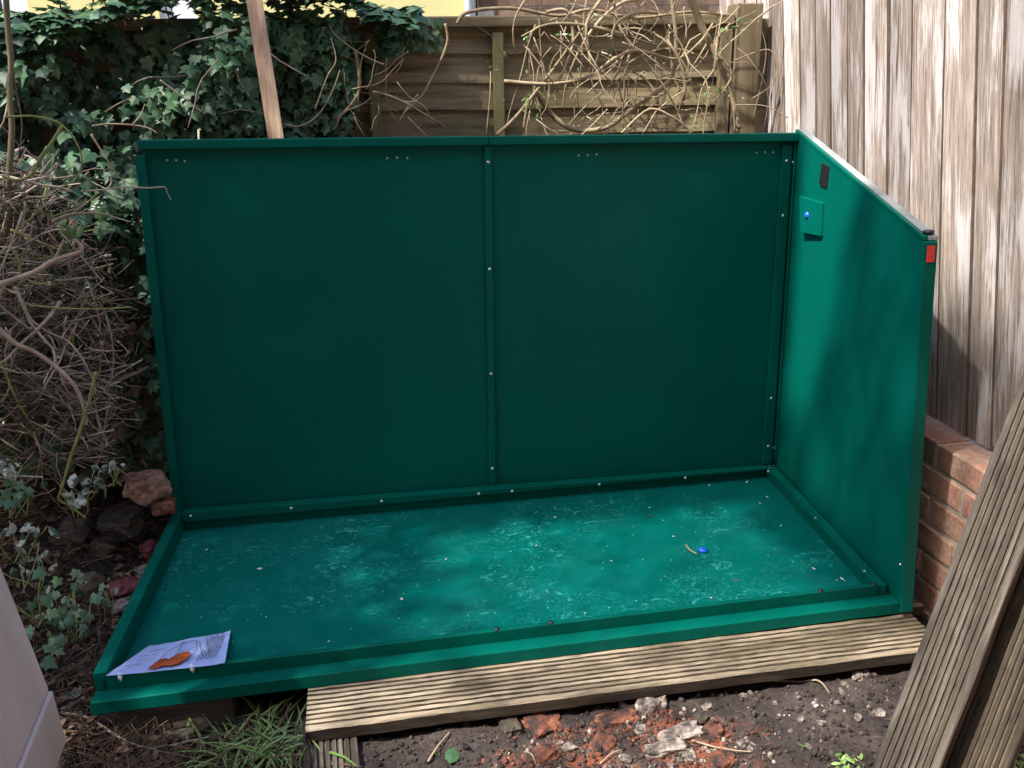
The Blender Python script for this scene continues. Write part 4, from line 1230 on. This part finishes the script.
tag(m_.build('fallen_leaf', M['ivyfresh']), 'narrow green leaf on the dark soil near the leaning boards', 'leaf')
for (px, py, lb) in ((65, 701, 'pale oval leaf by the front left corner of the shed'), (208, 735, 'grey dead leaf on the ground left of the grass'), (192, 728, 'dull leaf standing on edge left of the grass')):
    m_ = MB(); oval_leaf(m_, gz(pr(px, py, -.05), .02), Vector((U(-.4, .4), -.5, 1)), Vector((1, .3, 0)), .035, .6, 0, .25)
    tag(m_.build('fallen_leaf', M['variegated'] if px < 100 else M['stone']), lb, 'leaf')

# ---------------------------------------------------------------- beige board at the left foreground
pT = at(0, 563, 1, -1.0); pB = at(50, 690, 1, -1.0); pN = at(15, 775, 2, pB.z); pQ = at(62, 735, 1, -.99)
panel = thing('beige_panel', (pB.x - .1, pB.y - .15, pQ.z), 'smooth pinkish beige panel standing at the left edge of the foreground', 'panel')
dN = (pN - pB) * 1.9; upv = (pT - pB); inw = Vector((-.16, -.01, 0))
def slab(base, along, up, off, rise0, rise1, name):
    p0 = base + up * rise0; p1 = base + along + up * rise0; p2 = base + along + up * rise1; p3 = base + up * rise1
    m_ = MB(); v8 = [p0, p1, p1 + inw, p0 + inw, p3, p2, p2 + inw, p3 + inw]
    v8 = [v + Vector((off, 0, 0)) if k in (0, 1, 4, 5) else v for k, v in enumerate(v8)]
    m_.hexa(v8)
    o = m_.build(name, M['pinkboard'], panel, .005)
    bm = bmesh.new(); bm.from_mesh(o.data); bmesh.ops.recalc_face_normals(bm, faces=bm.faces); bm.to_mesh(o.data); bm.free()
slab(pB, dN, upv, 0, .006, 2.3, 'upper_panel')
dn = pQ - pB
slab(pB, dN, dn, .006, 0, 1.15, 'plinth')
rib = dN * .42
slab(pB + rib, dN * .012, upv, .0025, .01, 2.29, 'moulding')

# ---------------------------------------------------------------- tree added beyond the left edge, leaves placed on sun rays for shade
SUN = Vector((-.53, -.22, .82)).normalized()
tree = thing('added_shade_tree', (-2.9, -1.5, -.06), 'leafy tree added left of the shed outside the picture to cast shade', 'tree')
tr = MB(); p = smooth_path([(-2.9, -1.5, -.1), (-2.85, -1.48, 1.2), (-2.8, -1.46, 2.6), (-2.4, -1.30, 4.2), (-2.0, -1.13, 5.6)], 6)
tr.tube(p, taper(len(p), .12, .03), 10)
lm = MB()
limbs = []
for i in range(16):
    a_ = p[random.randint(10, len(p) - 1)]
    b_ = a_ + Vector((U(-.4, .8), U(.0, .8), U(-.1, .6)))
    w_ = wiggle(a_, b_, 7, .08); limbs.append(w_)
    lm.tube(w_, taper(7, .03, .008), 6)
tr.build('added_trunk', M['treebark'], tree); lm.build('limb', M['treebark'], tree)
cr = MB()
TAN = .82 / .53; RY = .22 / .53
def dens(k_, m):
    """leafiness of the crown along the sun ray z = k - TAN x, y = m + RY x"""
    xb = -m / RY; zb = k_ - TAN * xb
    if xb > 1.95:
        zs = k_ - TAN * 1.95; y = m + RY * 1.95
        if zs > 1.08 - .14 * max(0, -y) or y < -.95: return .0 if zs > 0 else .08
        if zs > 0:
            e = y + .36 + .30 * (zs - .75) + .10 * noise.noise(Vector((zs * 4, y * 6, 2)))
            return .0 if e > 0 and zs > .3 else .95
        y = m + RY * k_ / TAN
        if k_ < .12: return .8
        return .05 if y < -.79 else 1.05
    if xb < 0: return .62
    if zb > 1.22: return .04 if (k_ - 1.3) / TAN > 1.0 else .5
    if zb > -.05: return 1.2
    y = m + RY * k_ / TAN
    return .05 if y < -.79 else 1.05
for i in range(36000):
    x = U(-2.5, -1.2); k_ = U(-1.3, 4.5); m = U(-2.0, .5)
    n1 = noise.noise(Vector((k_ * 1.7, m * 2.6, 1.2))) + .6 * noise.noise(Vector((k_ * 5, m * 7, 4)))
    d_ = dens(k_, m)
    xb_ = -m / RY; zb_ = k_ - TAN * xb_
    onfloor = (k_ < TAN * 1.95 and zb_ < 0)
    if d_ < 1.1 and rnd() * 1.6 > d_ + (.12 if onfloor else .45) * n1 * min(1, d_ * 4): continue
    P = Vector((x, m + RY * x, k_ - TAN * x))
    if onfloor and d_ > 1.0:
        xf = k_ / TAN; yf = m + RY * xf
        solid = max(1 - max(0, (xf - .15) / .75), (xf - 1.74) / .2, (yf + .22) / .2)
        if rnd() < solid: oval_leaf(cr, P, rand_dir() + SUN * .8, rand_dir(), U(.06, .085), .8, 0, .1)
        continue
    oval_leaf(cr, P, rand_dir() + SUN * .8, rand_dir(), U(.06, .085) if d_ > 1.1 else (U(.045, .07) if onfloor else U(.035, .06)), .8, 0, .1)
kk = .2  # grid of small leaves added to half-shade the shed floor evenly
while kk < 3.05:
    mm = -1.95
    while mm < .05:
        k_ = kk + U(0, .034); m = mm + U(0, .020); y = m + RY * k_ / TAN
        if -.80 < y < .05 and k_ - TAN * (-m / RY) < 0:
            x = U(-2.6, -1.4)
            oval_leaf(cr, Vector((x, m + RY * x, k_ - TAN * x)), SUN + rand_dir() * .35, rand_dir(), U(.020, .029), .85, 0, .1)
        mm += .020
    kk += .032
cr.build('crown', M['crown'], tree)  # leaves of the added tree, placed to cast shade

# ---------------------------------------------------------------- house added behind the viewer to hold back sky light
blocker_house = thing('added_house', (0, -6, 0), 'plain brick house added behind the viewer to block sky light', 'house')
m_ = MB(); m_.box((-7, -7.2, -.2), (7, -5.2, 5.6)); m_.build('wall', M['brick'], blocker_house)
m_ = MB(); m_.box((-7.3, -7.6, 5.61), (7.3, -4.9, 5.8)); m_.build('roof', M['stone'], blocker_house)
for x in (-3.2, .2, 3.4):
    for z in (.9, 3.4):
        m_ = MB(); m_.box((x, -5.199, z), (x + 1.1, -5.15, z + 1.2)); w_ = m_.build('window', M['upvc'], blocker_house)
        m_ = MB(); m_.box((x + .07, -5.149, z + .07), (x + 1.03, -5.145, z + 1.13)); m_.build('pane', M['glass'], w_)
# ---------------------------------------------------------------- light
w = bpy.data.worlds.new('World'); SC.world = w; w.use_nodes = True
nt = w.node_tree
bg = nt.nodes['Background']
sky = nt.nodes.new('ShaderNodeTexSky'); sky.sky_type = 'NISHITA'; sky.sun_disc = False
el = math.asin(SUN.z)
sky.sun_elevation = el; sky.sun_rotation = math.atan2(SUN.x, SUN.y)
sky.air_density = 1.0; sky.dust_density = 2.0; sky.ozone_density = 1.0
L(nt, sky.outputs[0], bg.inputs[0]); bg.inputs[1].default_value = .15
sl = bpy.data.lights.new('sun', 'SUN'); sl.energy = 4.1; sl.angle = math.radians(.9); sl.color = (1.0, .94, .86)
so = bpy.data.objects.new('sun', sl); so.rotation_euler = SUN.to_track_quat('Z', 'Y').to_euler(); so.location = (-4, 1, 6)
COL.objects.link(so)
SC.view_settings.view_transform = 'Standard'; SC.view_settings.look = 'None'
SC.view_settings.exposure = 1.3; SC.view_settings.gamma = 1
SC.cycles.max_bounces = 6
